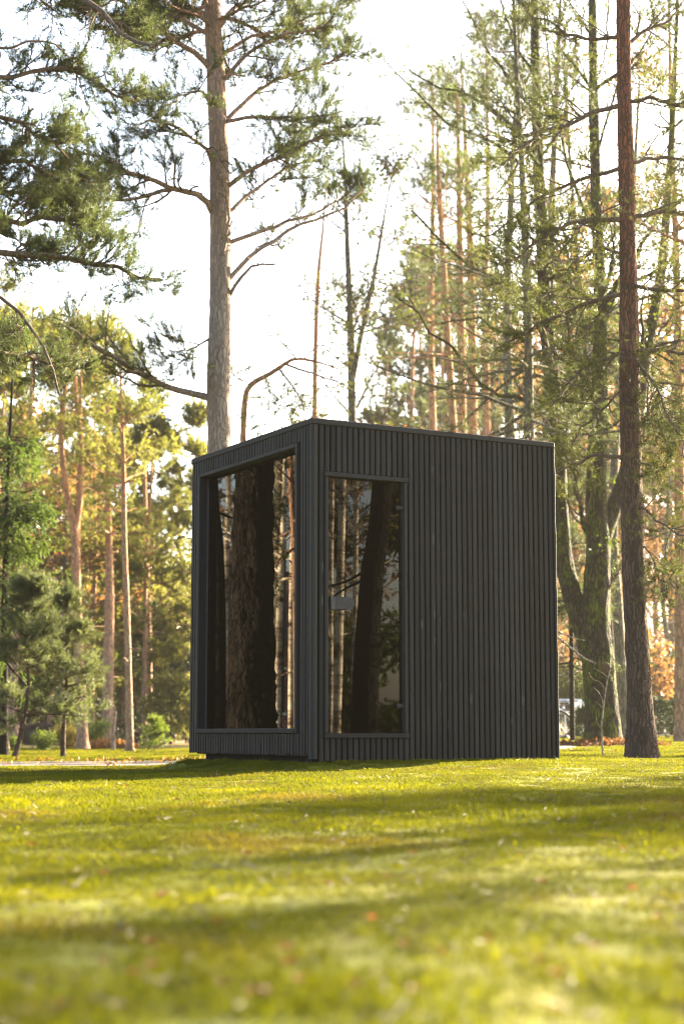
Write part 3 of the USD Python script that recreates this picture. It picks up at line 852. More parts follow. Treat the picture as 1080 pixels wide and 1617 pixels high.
# --- red-barked pine right of the cabin
rng = RG(102)
Y = 18.0
tr, rr = px_trunk([(1015, 1204), (1012, 1150), (1005, 1000), (998, 800), (996, 700), (993, 500), (990, 320), (986, 150), (984, 0), (982, -200), (985, -480), (985, -560)], Y, [44, 37, 36, 35, 34, 29, 25, 22, 20, 16, 8, 3])
LN = [
    (P([(988, 163), (930, 180), (890, 193), (850, 210), (815, 236), (790, 262)], Y, -.6), .030),
    (P([(988, 262), (940, 276), (890, 292), (840, 325), (790, 362), (765, 372)], Y, .9), .026),
    (P([(992, 346), (930, 346), (890, 358), (850, 385), (805, 420)], Y, -.9), .032),
    (P([(992, 346), (1030, 336), (1080, 334), (1120, 325)], Y, .5), .028),
    (P([(990, 160), (1040, 155), (1080, 166), (1130, 180)], Y, -.6), .026),
    (P([(990, 256), (1035, 250), (1085, 255), (1130, 270)], Y, .9), .024),
    (P([(994, 463), (940, 474), (885, 494), (835, 520), (785, 552)], Y, .8), .028),
    (P([(994, 450), (1035, 455), (1085, 460), (1120, 480)], Y, -.8), .026),
    (P([(995, 552), (940, 570), (900, 600), (880, 628)], Y, -.7), .026),
    (P([(996, 552), (1030, 553), (1085, 562), (1120, 590)], Y, -.4), .026),
    (P([(996, 558), (1035, 610), (1065, 680), (1085, 735)], Y, -.9), .018),
    (P([(998, 722), (940, 721), (905, 735), (880, 748)], Y, .6), .024),
    (P([(998, 727), (1046, 737), (1085, 764)], Y, -.6), .020),
    (P([(998, 655), (1045, 670), (1085, 690)], Y, .8), .020),
    (P([(1000, 790), (1040, 820), (1090, 858)], Y, -.8), .018),
    (P([(1003, 845), (1030, 880), (1042, 905), (1050, 930)], Y, -.3), .010),
    (P([(988, 55), (930, 60), (880, 40), (830, 20)], Y, .7), .026),
    (P([(988, 70), (1030, 40), (1085, 15)], Y, .5), .026),
    (P([(992, 400), (950, 395), (905, 415), (860, 440)], Y, .5), .020),
    (P([(994, 600), (955, 640), (915, 680), (895, 720)], Y, .6), .016),
]
LB = limb_set(LN, 10, rng=rng, jit=.03)
LA = auto_limbs(catmull(tr, 80), rr, .62, 1.0, 22, 2.2, (0, 50), rng, m=10)
lp, lr = np.concatenate([LB[0], LA[0]]), np.concatenate([LB[1], LA[1]])
ln_ = np.linalg.norm(np.diff(lp, axis=1), axis=2).sum(1)
tw, lf = pine_crown(lp, lr, rng, per2=13 * ln_, len2=(.3, .95), per3=5.5, len3=(.12, .34), bare=.12, nn=28, up=.05, nl=.05, nw=.0065)
put_tree('pine_tree', 'slender red-barked pine standing on the lawn right of the cabin', 'pine tree', tr[0], tr, rr, (lp, lr), tw, lf, barkm='red_pine_bark', leafm='mixed_needles', sides=40, n=260, seed=7, flare=.42, rough=.10, plates=.09, limb_mat='twig_bark')

# --- mossy broadleaf with forked trunk
rng = RG(103)
Y = 30.0
tr, rr = px_trunk([(951, 1172), (950, 1120), (944, 1040), (940, 960), (944, 870), (941, 780), (944, 680), (948, 540), (944, 380), (938, 200), (935, 0), (930, -200)], Y, [54, 49, 48, 46, 36, 32, 27, 22, 18, 15, 12, 5])
e1 = px_line([(932, 1040), (908, 955), (892, 890), (884, 810), (880, 700), (872, 600), (860, 470), (852, 300), (846, 120), (842, -120)], Y, .8)
e2 = px_line([(944, 880), (962, 820), (985, 760), (1000, 690), (1020, 560), (1045, 420), (1060, 220), (1070, 0)], Y, 1.5)
k = Y / F / 2
ex = [(e1, np.array([30, 29, 27, 25, 23, 21, 19, 16, 13, 8]) * k), (e2, np.array([26, 24, 22, 18, 15, 12, 9, 6]) * k)]
LN = [
    (P([(884, 690), (905, 760), (925, 830), (940, 868)][::-1], Y, -.5), .06),
    (P([(943, 640), (915, 590), (880, 560), (850, 520), (820, 470)], Y, -.8), .05),
    (P([(870, 590), (830, 540), (790, 520), (740, 505), (690, 510)], Y, .8), .045),
    (P([(860, 480), (815, 450), (760, 430), (700, 380), (650, 330)], Y, -1), .045),
    (P([(872, 660), (830, 630), (770, 615), (700, 540), (628, 470)], Y, -1.5), .045),
    (P([(852, 300), (815, 250), (760, 215), (690, 180), (600, 92)], Y, 1), .04),
    (P([(850, 260), (800, 190), (745, 150), (690, 130), (640, 110)], Y, -1), .04),
    (P([(848, 180), (800, 120), (760, 60), (735, 10), (720, -40)], Y, 1), .035),
    (P([(845, 120), (810, 60), (790, 0), (780, -60)], Y, -.6), .03),
    (P([(948, 520), (975, 460), (1010, 390), (1050, 300), (1090, 230)], Y, -.8), .045),
    (P([(944, 380), (915, 320), (890, 240), (870, 120), (860, 0)], Y, .8), .04),
    (P([(940, 260), (960, 180), (985, 90), (1000, 0)], Y, .4), .03),
    (P([(1000, 690), (1035, 660), (1080, 650)], Y + .4, .8), .03),
    (P([(1022, 550), (1060, 500), (1100, 470)], Y + .8, .6), .03),
    (P([(940, 960), (975, 900), (985, 860)], Y, -.5), .02),
]
LB = limb_set(LN, 10, rng=rng, jit=.05)
LA = auto_limbs(catmull(e1, 60), ex[0][1], .35, 1.0, 18, 2.6, (25, 55), rng)
LC = auto_limbs(catmull(tr, 60), rr, .45, 1.0, 18, 2.8, (25, 55), rng)
LD = auto_limbs(catmull(e2, 60), ex[1][1], .3, 1.0, 12, 2.4, (20, 50), rng)
lp, lr = np.concatenate([LB[0], LA[0], LC[0], LD[0]]), np.concatenate([LB[1], LA[1], LC[1], LD[1]])
tw = MB()
P2, R2, _ = spawn(lp, lr, 10, .15, 1, (.5, 1.5), (30, 60), .12, rng, m=7, curl=.22)
wood(tw, P2, R2, 4)
P3, R3, _ = spawn(P2, R2, 4, .2, 1, (.2, .6), (30, 60), .12, rng, m=4, curl=.25, rmin=.003)
wood(tw, P3, R3, 3)
a, _ = tips(P3, rng, (1, .6))
a = a[rng.random(len(a)) < .5]
lf = leaves(a, .075, rng, k=3, scatter=.10)
put_tree('broadleaf_tree', 'old moss-covered broadleaf tree with forking trunk behind the red pine', 'tree', tr[0], tr, rr, (lp, lr), tw, lf, barkm='mossy_bark', leafm='olive_leaves', sides=40, n=160, seed=9, flare=.22, rough=.16, plates=.07, extra_trunks=ex)

sc = at(957, 1055, 29.55)
mt = stage.GetPrimAtPath('/World/broadleaf_tree')
dsc = trimesh.creation.icosphere(2)
obj('branch_scar', (dsc.vertices * [.085, .05, .10] + sc, dsc.faces), 'scar_wood', mt, True, rel=tr[0], label='pale round scar of a cut branch')

# --- generic builders
def make_pine(name, label, tr, rr, rng, c0=.45, count=26, Lmax=2.2, el=(-5, 50), leafm='gold_pine_needles', barkm='far_pine_bark', group=None, per2=8, len2=(.35, 1.0), ts=(1, .7, .4, .15), nn=18, nl=.10, nw=.024, sl=.22, bare=.2, per3=0, extra=(), sides=12, dead=5, separate=True, shoots=False):
    limbs = auto_limbs(catmull(tr, 60), rr, c0, 1.0, count, Lmax, el, rng, m=8)
    for e, er in extra:
        q = auto_limbs(catmull(e, 40), er, .25, 1.0, count // 2, Lmax * .8, el, rng, m=8)
        limbs = tuple(np.concatenate([a, b]) for a, b in zip(limbs, q))
    tw = MB()
    P2, R2, _ = spawn(*limbs, per2, bare, 1.0, len2, (30, 65), .1, rng, m=5, curl=.22, flat=.4)
    wood(tw, P2, R2, 3)
    if per3:
        P3, R3, _ = spawn(P2, R2, per3, .2, 1.0, (len2[0] * .35, len2[1] * .4), (25, 60), .2, rng, m=4, curl=.2, taper_len=.3, flat=.3)
        wood(tw, P3, R3, 3)
        a, b = tips(P3, rng, ts)
        c, d = tips(P2, rng, (1.0,))
        a, b = np.vstack([a, c]), np.vstack([b, d])
    else:
        a, b = tips(P2, rng, ts)
    lf = Shoots(a, nrm(b + [0, 0, .3]), nn, sl, nl, nw) if shoots else needles(a, nrm(b + [0, 0, .3]), nn, sl, nl, nw, rng)
    if dead:
        dl_ = auto_limbs(catmull(tr, 60), rr, c0 * .35, c0, dead, Lmax * .5, (-15, 5), rng, m=8, whorl=1)
        limbs = tuple(np.concatenate([a, b]) for a, b in zip(limbs, dl_))
    return put_tree(name, label, 'pine tree', tr[0], tr, rr, limbs, tw, lf, barkm=barkm, leafm=leafm, twigm='pale_twig_bark', group=group, sides=sides, n=44, seed=int(rng.integers(99)), extra_trunks=extra, separate=separate, limb_mat=barkm)


def make_bare(name, label, tr, rr, rng, cat='tree', c0=.3, count=22, Lmax=2.5, el=(25, 60), leafm='autumn_leaves', barkm='grey_bark', leaf_frac=.3, leaf=.1, extra=(), per2=9, per3=3.5, group=None, sides=10, kk=2, separate=True, twigm='pale_twig_bark', scatter=.12):
    limbs = auto_limbs(catmull(tr, 60), rr, c0, 1.0, count, Lmax, el, rng, m=8, whorl=2)
    for e, er in extra:
        q = auto_limbs(catmull(e, 40), er, .2, 1.0, count // 2, Lmax * .8, el, rng, m=8, whorl=2)
        limbs = tuple(np.concatenate([a, b]) for a, b in zip(limbs, q))
    tw = MB()
    P2, R2, _ = spawn(*limbs, per2, .15, 1.0, (Lmax * .18, Lmax * .5), (28, 55), .12, rng, m=6, curl=.2, rmin=.0065)
    wood(tw, P2, R2, 3)
    P3, R3, _ = spawn(P2, R2, per3, .2, 1.0, (Lmax * .08, Lmax * .2), (28, 55), .1, rng, m=4, curl=.2, rmin=.0065)
    wood(tw, P3, R3, 3)
    a, _ = tips(P3, rng, (1, .5))
    a = a[rng.random(len(a)) < leaf_frac]
    lf = leaves(a, leaf, rng, k=kk, scatter=scatter)
    return put_tree(name, label, cat, tr[0], tr, rr, limbs, tw, lf, barkm=barkm, leafm=leafm, twigm=twigm, group=group, sides=sides, n=40, seed=int(rng.integers(99)), extra_trunks=extra, separate=separate)


def make_spruce(name, label, base, h, Lmax, rng, c0=.06, count=70, leafm='spruce_needles', group=None, r0=None, el=(-22, 25), nn=14, nl=.05, nw=.012, per2=11, hang=-.35, ts=(1, .75, .5, .25), cat='spruce tree'):
    tr = np.array([[base[0], base[1], base[2] - .05], [base[0] + .02 * h * rng.normal() * .3, base[1], base[2] + h * .5], [base[0], base[1], base[2] + h]])
    r0 = r0 or h * .011
    rr = np.linspace(r0, .01, 12)
    limbs = auto_limbs(catmull(tr, 60), rr, c0, .99, count, Lmax, el, rng, m=8, profile=lambda u: (1 - u) ** .9 * .93 + .07, bend=.22, whorl=6)
    tw = MB()
    P2, R2, _ = spawn(*limbs, per2, .12, 1.0, (Lmax * .16, Lmax * .42), (45, 70), hang, rng, m=5, curl=.08, flat=.6, taper_len=.5)
    wood(tw, P2, R2, 3)
    a, b = tips(P2, rng, ts)
    c, d = tips(limbs[0], rng, (1, .9, .75))
    lf = needles(np.vstack([a, c]), np.vstack([b, d]), nn, Lmax * .1, nl, nw, rng, spread=(20, 55))
    return put_tree(name, label, cat, tr[0], tr, rr, limbs, tw, lf, barkm='dark_bark', leafm=leafm, group=group, sides=10, n=30, separate=False, flare=.2)


# --- three slim pines behind the cabin and thin trees against the sky
for k, (pts, wd, lab) in enumerate([
        ([(724, 1165), (722, 800), (714, 650), (706, 520), (699, 400), (692, 270), (690, 170)], [16, 13, 12, 11, 9, 6, 2], 'slim leaning pine, left of the three trunks above the cabin roof'),
        ([(734, 1165), (732, 800), (730, 660), (728, 500), (726, 380), (724, 240), (720, 120)], [16, 13, 13, 12, 10, 7, 2], 'slim upright pine, middle of the three trunks above the cabin roof'),
        ([(750, 1165), (749, 800), (747, 660), (745, 520), (742, 380), (735, 230), (728, 90)], [18, 15, 14, 13, 11, 7, 2], 'slim pine with orange bark, right of the three trunks above the cabin roof')]):
    rng = RG(120 + k)
    tr, rr = px_trunk(pts, 42 + k * 1.2, wd)
    make_pine('pine_tree', lab, tr, rr, rng, c0=.58, count=22, Lmax=2.3, leafm='pine_needles' if k != 1 else 'green_leaves', nl=.075, nw=.012, sl=.15, per3=4, nn=22, ts=(1, .5), shoots=True)
for k, (px, top, Yk, lab) in enumerate([(682, 95, 52, 'broad blue-green pine crown filling the sky left of the three trunks over the roof'), (768, 40, 56, 'tall blue-green pine crown right of the three trunks over the roof')]):
    rng = RG(125 + k)
    tr, rr = px_trunk([(px, 1165), (px + 3, 800), (px - 2, 500), (px + 2, 300), (px, top)], Yk, [15, 13, 10, 7, 2])
    make_pine('pine_tree', lab, tr, rr, rng, c0=.56, count=44, Lmax=2.7, el=(-8, 45), leafm='blue_pine_needles', per2=8, per3=3, len2=(.4, 1.1), nn=26, nl=.09, nw=.015, sl=.18, ts=(1, .5), shoots=True)
rng = RG(130)
tr, rr = px_trunk([(560, 1165), (557, 800), (556, 660), (553, 500), (548, 380), (545, 280), (540, 200)], 36, [17, 14, 13, 11, 8, 5, 2])
ex = [(px_line([(557, 600), (572, 520), (590, 440), (605, 350), (620, 270)], 36, .5), np.array([9, 8, 6, 4, 2]) * 36 / F / 2)]
make_bare('birch_tree', 'thin pale tree with forked stem above the middle of the roof', tr, rr, rng, barkm='grey_bark', c0=.42, count=30, Lmax=2.0, leaf_frac=.3, leaf=.09, extra=ex, leafm='olive_leaves', per2=10)
rng = RG(131)
tr, rr = px_trunk([(498, 1165), (496, 800), (497, 640), (499, 520), (503, 430), (510, 360), (514, 300)], 40, [11, 9, 8, 7, 6, 4, 2])
make_pine('pine_tree', 'very thin young pine just above the cabin corner', tr, rr, rng, c0=.5, count=16, Lmax=1.1, leafm='gold_pine_needles', nn=8, per2=4, ts=(1, .5))
# crooked pine behind the roof
rng = RG(132)
Y = 26.0
tr, rr = px_trunk([(382, 1165), (383, 800), (384, 690), (386, 640), (391, 614), (405, 601), (430, 588), (450, 574), (468, 566), (500, 571), (535, 582)], Y, [12, 11, 10, 9.5, 9, 8.5, 7, 6, 5, 4, 2])
LN = [(P([(440, 582), (465, 612), (478, 645), (484, 690)], Y, -.4), .02), (P([(468, 568), (450, 545), (425, 530), (410, 520)], Y, .5), .014), (P([(452, 575), (500, 592), (540, 608), (580, 640)], Y, -.5), .02),
      (P([(478, 569), (505, 545), (540, 535)], Y, .6), .014), (P([(400, 610), (380, 600), (370, 590)], Y, -.3), .012), (P([(420, 596), (425, 620), (415, 665)], Y, -.3), .01), (P([(446, 580), (448, 620), (450, 655)], Y, -.5), .01)]
LB = limb_set(LN, 8, rng=rng, jit=.03)
tw, lf = pine_crown(LB[0], LB[1], rng, per2=11, len2=(.25, .8), per3=3.5, len3=(.1, .25), bare=.2, nn=24, nw=.008, ts=(1, .5), up=.05)
put_tree('pine_tree', 'crooked little pine bent over to the right behind the roof', 'pine tree', tr[0], tr, rr, LB, tw, lf, barkm='far_pine_bark', leafm='gold_pine_needles', limb_mat='dead_wood', seed=5, flare=.2)

# --- left-hand pines of the wood edge
rng = RG(140)
Y = 45.0
tr, rr = px_trunk([(131, 1184), (127, 1080), (121, 950), (118, 840), (104, 770), (97, 690), (103, 610), (112, 540), (118, 470)], Y, [18, 16, 15, 14, 9, 8, 7, 5, 2])
ex = [(px_line([(118, 845), (127, 780), (128, 700), (121, 640), (118, 560), (124, 490)], Y, .6), np.array([11, 10, 8, 7, 5, 2]) * Y / F / 2)]
make_pine('pine_tree', 'pine forking into two orange stems at left of the lane', tr, rr, rng, c0=.62, count=20, Lmax=1.9, extra=ex, nn=14, per3=2.5, ts=(1, .5), nl=.09, nw=.022)
rng = RG(141)
tr, rr = px_trunk([(133, 1183), (128, 1080), (124, 960), (123, 840), (126, 700), (128, 600), (130, 520)], Y + 3, [10, 9, 8, 8, 6, 4, 2])
make_pine('pine_tree', 'pale sunlit thin pine stem hugging the forked pine', tr, rr, rng, c0=.62, count=16, Lmax=1.5, nn=14, per2=7)
rng = RG(142)
tr, rr = px_trunk([(169, 1177), (171, 1050), (173, 930), (171, 820), (170, 700), (169, 600), (168, 520)], 52, [18, 17, 14, 10, 8, 6, 2])
make_pine('pine_tree', 'straight pine with thick lower trunk beside the split stump', tr, rr, rng, c0=.5, count=30, Lmax=2.1, per2=9, nn=18)
rng = RG(143)
tr, rr = px_trunk([(205, 1190), (203, 1080), (200, 960), (196, 840), (195, 740), (192, 640), (190, 560)], 40, [13, 11, 10, 9, 7, 5, 2])
make_pine('pine_tree', 'slender dark pine nearest the cabin on the left lawn edge', tr, rr, rng, c0=.45, count=24, Lmax=1.8, per2=7, nn=14)
rng = RG(144)
tr, rr = px_trunk([(235, 1160), (235, 1050), (233, 950), (230, 840), (228, 740), (226, 660)], 62, [11, 11, 10, 8, 6, 2])
make_pine('pine_tree', 'reddish pine trunk behind the dark spruces left of the cabin', tr, rr, rng, c0=.42, count=26, Lmax=2.4, per2=9, nn=18)
rng = RG(145)
tr, rr = px_trunk([(5, 1184), (3, 1100), (0, 950), (-4, 800), (-6, 700), (-10, 560), (-12, 420)], 42, [17, 15, 14, 12, 10, 7, 2])
make_pine('pine_tree', 'dark pine trunk at the extreme left edge behind the young pines', tr, rr, rng, c0=.5, count=28, Lmax=2.3, leafm='gold_pine_needles', per2=9)
rng = RG(146)
tr, rr = px_trunk([(24, 1180), (20, 1100), (30, 950), (40, 800), (45, 700), (50, 600), (52, 480)], 50, [15, 14, 12, 11, 9, 6, 2])
make_pine('pine_tree', 'pale pine trunk behind the young pine at far left', tr, rr, rng, c0=.5, count=28, Lmax=2.3, per2=9)

# --- big pine left outside the frame: its boughs hang into the picture, its trunk shows in the window
rng = RG(150)
bx, by = -5.55, 16.2
gz = float(ground(bx, by))
tr = np.array([[bx, by, gz - .05], [bx + .0, by, 2], [bx - .02, by, 5], [bx + .1, by, 9], [bx, by, 14], [bx, by, 17]])
rr = np.array([.265, .235, .225, .22, .215, .21, .2, .18, .15, .11, .07, .02])
LN = [
    (P([(-340, 520), (-200, 450), (-60, 405), (40, 400), (120, 412), (200, 430), (255, 445)], 16.7, 1.5), .06),
    (P([(-340, 480), (-160, 400), (-40, 360), (40, 345), (110, 350), (170, 372)], 16.7, 2.5), .055),
    (P([(-330, 300), (-160, 210), (-60, 190), (20, 185), (70, 215), (115, 245)], 16.7, .5), .045),
    (P([(-350, 560), (-180, 400), (-60, 420), (0, 466), (45, 510), (75, 560), (92, 625)], 16.7, -1), .036),
    (P([(-340, 620), (-160, 560), (-60, 545), (20, 560), (70, 570), (110, 590)], 16.7, 2.5), .04),
    (P([(-340, 400), (-180, 330), (-60, 310), (30, 300), (100, 320)], 16.7, 3.0), .05),
    (P([(-330, -60), (-100, -60), (60, -25), (135, 0), (180, 36), (232, 70), (262, 57)], 16.7, -2.5), .045),
    (P([(-330, 60), (-120, 60), (0, 75), (60, 60), (120, 90)], 16.7, 1), .03),
    (P([(-335, 230), (-150, 150), (-20, 120), (70, 110), (150, 128), (215, 165)], 16.7, 1.8), .045),
    (P([(-335, 330), (-160, 270), (-30, 255), (60, 262), (140, 290)], 16.7, 2.2), .042),
    (P([(-330, 60), (-150, -20), (0, -30), (90, -10), (170, 25), (240, 55)], 16.7, 2.2), .04),
]
LB = limb_set(LN, 16, rng=rng, jit=.03)
LA = auto_limbs(catmull(tr, 80), rr, .36, 1.0, 34, 3.2, (-5, 50), rng, m=16)
dense = LB[0][[0, 1, 2, 4, 5, 8, 9, 10]]
dr0 = LB[1][[0, 1, 2, 4, 5, 8, 9, 10]]
ln_ = np.linalg.norm(np.diff(dense, axis=1), axis=2).sum(1)
tw, lf = pine_crown(dense, dr0, rng, per2=12 * ln_, len2=(.35, .9), per3=6, len3=(.12, .34), bare=.33, nn=32, up=.2, nl=.055, nw=.0065, ts=(1, .7, .4, .1))
ln_ = np.linalg.norm(np.diff(LA[0], axis=1), axis=2).sum(1)
tw2, lf2 = pine_crown(LA[0], LA[1], rng, per2=5 * ln_, len2=(.4, 1.0), per3=2.5, len3=(.15, .4), bare=.3, nn=12, nl=.09, nw=.011)
P2, R2, _ = spawn(LB[0][[3, 6, 7]], LB[1][[3, 6, 7]], 16, .4, 1, (.25, .8), (30, 70), -.1, rng, curl=.35)
P3, R3, _ = spawn(P2, R2, 4, .2, 1, (.12, .35), (30, 70), -.1, rng, curl=.35, m=4)
wood(tw, P2, R2, 4); wood(tw, P3, R3, 3)
a, b = tips(P3[::3], rng, (1,))
lf3 = needles(a, b, 18, .1, .05, .004, rng)
mb = MB(); mb.add(*tw.mesh()); mb.add(*tw2.mesh())
put_tree('pine_tree', 'massive furrowed pine left of the lane whose boughs hang in at upper left', 'pine tree', tr[0], tr, rr, (np.concatenate([LB[0], LA[0]]), np.concatenate([LB[1], LA[1]])), mb, [lf, lf2, lf3], barkm='dark_bark', sides=64, n=320, seed=13, rough=.12, plates=.17, limb_mat='twig_bark')

# --- spruces, young pines and shrubs of the left edge
rng = RG(160)
b0 = at(6, 1190, 32)
make_spruce('spruce_tree', 'big drooping spruce cut by the left edge of the picture', (b0[0], 32, float(ground(b0[0], 32))), 8.4, 1.45, rng, c0=.22, count=100, per2=12, nn=14, nl=.05, nw=.016, hang=-.6)
for k, (px, top, Y, Lm, lab, lm) in enumerate([
        (44, 940, 29, 1.05, 'young pine on a bare leaning stem at the far left of the lawn', 'blue_pine_needles'),
        (104, 955, 30, 1.05, 'bushy young pine, right of the two on the lawn beyond the lane', 'blue_pine_needles')]):
    rng = RG(165 + k)
    bx = (px - 540) / F * Y
    gz = float(ground(bx, Y))
    zt = at(px, top, Y)[2]
    lean = .18 if k == 0 else .0
    tr = np.array([[bx - lean, Y, gz - .05], [bx - lean * .3, Y, gz + .5], [bx + .03, Y, gz + 1.2], [bx, Y, zt]])
    rr = np.linspace(.05, .008, 12)
    make_pine('young_pine', lab, tr, rr, rng, c0=.2, count=56, Lmax=Lm, el=(5, 55), leafm=lm, barkm='red_pine_bark', per2=8, len2=(.16, .5), nn=34, nl=.08, nw=.009, sl=.15, ts=(1, .75, .5, .25), shoots=True, bare=.2, dead=0, separate=False)
rng = RG(168)
bx = (247 - 540) / F * 40
p = np.array([bx, 40, float(ground(bx, 40))])
make_pine('young_pine', 'tiny bright green pine on the grass by the cabin\'s left', np.array([p + [0, 0, -.03], p + [.01, 0, .3], p + [0, 0, .72]]), np.linspace(.016, .004, 12), rng, c0=.08, count=44, Lmax=.40, el=(12, 62), leafm='green_leaves', barkm='twig_bark', per2=5, len2=(.08, .2), nn=22, nl=.06, nw=.010, sl=.08, ts=(1, .6, .2), bare=.2, dead=0, separate=False, shoots=True)
for k, (px, Y, h, Lm, lab, lm) in enumerate([
        (212, 60, 4.2, 1.5, 'dark spruce behind the thin lawn-edge pine left of the cabin', 'dark_spruce_needles'),
        (243, 64, 5.0, 1.7, 'dark bushy spruce, second from the cabin\'s left side', 'dark_spruce_needles'),
        (272, 58, 3.6, 1.4, 'spruce with a rusty brown top close to the cabin\'s left wall', 'gold_pine_needles'),
        (296, 62, 3.4, 1.5, 'dark spruce half hidden by the cabin\'s left wall', 'dark_spruce_needles'),
        (150, 66, 4.2, 1.6, 'dark spruce behind the thick-trunked pine and the leaf heap', 'dark_spruce_needles'),
        (10, 60, 3.6, 1.5, 'dark spruce behind the trunks at the left edge', 'dark_spruce_needles')]):
    rng = RG(170 + k)
    bx = (px - 540) / F * Y
    make_spruce('spruce_tree', lab, (bx, Y, float(ground(bx, Y))), h, Lm, rng, count=48, leafm=lm, per2=8, nl=.11, nw=.05, nn=8, ts=(1, .6, .3))


def shrub(name, lab, cat, base, w, h, n, rng, leafm, size=.06, stems=14, twm='twig_bark', kk=4):
    base = np.asarray(base, float)
    a = rng.uniform(0, 2 * np.pi, stems)
    d = nrm(np.stack([np.cos(a) * w * rng.uniform(.2, 1, stems), np.sin(a) * w * rng.uniform(.2, 1, stems), np.full(stems, h)], 1))
    Ls = h * rng.uniform(.6, 1.1, stems)
    m = 6
    P_ = base + np.array([0, 0, -.02]) + d[:, None] * (np.linspace(0, 1, m)[None, :, None] * Ls[:, None, None]) + rng.normal(size=(stems, m, 3)) * h * .02
    R_ = np.linspace(.012, .004, m)[None].repeat(stems, 0) * max(h, .4)
    P2, R2, _ = spawn(P_, R_, n, .2, 1, (h * .15, h * .45), (30, 60), .1, rng, m=4)
    mb = MB(); wood(mb, P_, R_, 4); wood(mb, P2, R2, 3)
    pos, _ = tips(P2, rng, (1, .7, .4))
    t = thing(name, lab, cat, base)
    obj('stems', mb.mesh(), twm, t, rel=base)
    obj('foliage', leaves(pos, size, rng, k=kk, scatter=size), leafm, t, rel=base, kind='stuff')
    return t


def foot(px, Y):
    bx = (px - 540) / F * Y
    return np.array([bx, Y, float(ground(bx, Y))])


shrub('shrub', 'low yellow-green shrub between the two young pine stems', 'shrub', foot(76, 43), .45, .5, 8, RG(181), 'green_leaves')
shrub('shrub', 'wide yellow shrub left of the forked pine foot', 'shrub', foot(112, 46), .8, .75, 10, RG(182), 'yellow_leaves', stems=20)
shrub('shrub', 'dark green bush beside the orange leaf heap', 'shrub', foot(150, 49), .7, .85, 9, RG(183), 'green_leaves', stems=18)
shrub('shrub', 'small bright shrub at the foot of the far-left trunks', 'shrub', foot(26, 44), .3, .35, 7, RG(184), 'green_leaves', stems=10)

# heaps: raked leaves and brushwood
def heap(name, lab, cat, c, w, h, n, size, rng, mat, stick=False, core='heap_core'):
    c = np.asarray(c, float)
    t = thing(name, lab, cat, c)
    u = rng.uniform(-1, 1, (n, 2))
    u = u[(u ** 2).sum(1) < 1]
    z = h * (1 - (u ** 2).sum(1)) ** .8 * (.75 + .5 * meshkit.noise(np.concatenate([u * 3, u[:, :1] * 0], 1), 4))
    pos = c + np.stack([u[:, 0] * w, u[:, 1] * w * .5, z * rng.uniform(.55, 1.0, len(z))], 1)
    m = trimesh.creation.icosphere(3)
    v = m.vertices.copy(); v[:, 2] = np.maximum(v[:, 2], -.1)
    v = v * [w * .86, w * .43, h * .72]
    v *= 1 + (meshkit.fbm(v * 3 / max(w, .5), 3, 8)[:, None] - .5) * .4
    obj('heap_body', (v + c, m.faces), mat, t, True, rel=c)
    if stick:
        d = nrm(rng.normal(size=(len(pos), 3)) * [1, 1, .35]) * size
        Pq = np.stack([pos - d, pos + rng.normal(size=pos.shape) * size * .15, pos + d], 1)
        obj('brushwood', tubes(Pq, np.full((len(pos), 3), .009), 3), mat, t, rel=c, kind='stuff')
    else:
        obj('leaf_litter', leaves(pos, size, rng, droop=0, k=1, scatter=.02), mat, t, rel=c, kind='stuff')


heap('leaf_heap', 'low heap of raked orange leaves beside the split stump', 'leaf heap', foot(172, 47), .95, .24, 3000, .11, RG(186), 'brush_leaves')
heap('brushwood_heap', 'dark purple-brown heap of brushwood behind the young pines', 'brushwood heap', foot(62, 58), 1.5, .75, 1800, .35, RG(187), 'heap_twigs', True)
# split stump
rng = RG(188)
b = foot(182, 45)
st = thing('split_stump', 'pale splintered thin stump standing by the orange leaf heap', 'tree stump', b)
obj('trunk', trunk_mesh([b + [0, 0, -.05], b + [.0, 0, .4], b + [.03, 0, .8], b + [.05, 0, 1.04]], [.07, .055, .05, .05, .035], 10, 24, .15, .4, 3), 'dead_wood', st, True, rel=b)
for k, (dx, z0, z1) in enumerate([(-.07, 1.0, .55), (-.09, .75, .15), (.05, .6, .1), (-.03, .5, .0)]):
    q = np.array([b + [.02, -.03, z0], b + [dx * .8, -.07, (z0 + z1) / 2 + .1], b + [dx * 1.6, -.06, z1]])
    obj('splinter', tubes(catmull(q, 6)[None], np.linspace(.02, .008, 6)[None], 5), 'dead_wood', st, True, rel=b)

# --- right-hand side: more trunks, sapling, fence, greenhouse, bicycle
rng = RG(190)
tr, rr = px_trunk([(984, 1168), (982, 1080), (975, 960), (968, 850), (972, 700), (985, 520), (1000, 300), (1010, 120)], 38, [20, 18, 17, 15, 13, 10, 7, 3])
make_bare('broadleaf_tree', 'grey trunk standing between the mossy tree and red pine', tr, rr, rng, c0=.4, count=22, Lmax=2.4, leaf_frac=.4, leaf=.11, leafm='autumn_leaves', barkm='grey_bark')
rng = RG(191)
tr, rr = px_trunk([(975, 1168), (968, 1080), (962, 1000), (955, 900), (945, 760), (925, 560), (905, 330), (890, 100)], 41, [15, 13, 12, 11, 10, 8, 6, 3])
make_bare('broadleaf_tree', 'slimmer brown trunk close behind the mossy tree', tr, rr, rng, c0=.35, count=24, Lmax=2.6, leaf_frac=.35, leaf=.11, leafm='autumn_leaves', barkm='dark_bark')
rng = RG(192)
tr, rr = px_trunk([(1066, 1140), (1060, 1060), (1052, 1000), (1046, 930), (1052, 850), (1060, 700), (1065, 500)], 62, [9, 8, 8, 7, 6, 5, 2])
make_bare('broadleaf_tree', 'wavy thin brown trunk beyond the fence at right', tr, rr, rng, c0=.25, count=22, Lmax=2.6, leaf_frac=.5, leaf=.13)
rng = RG(193)
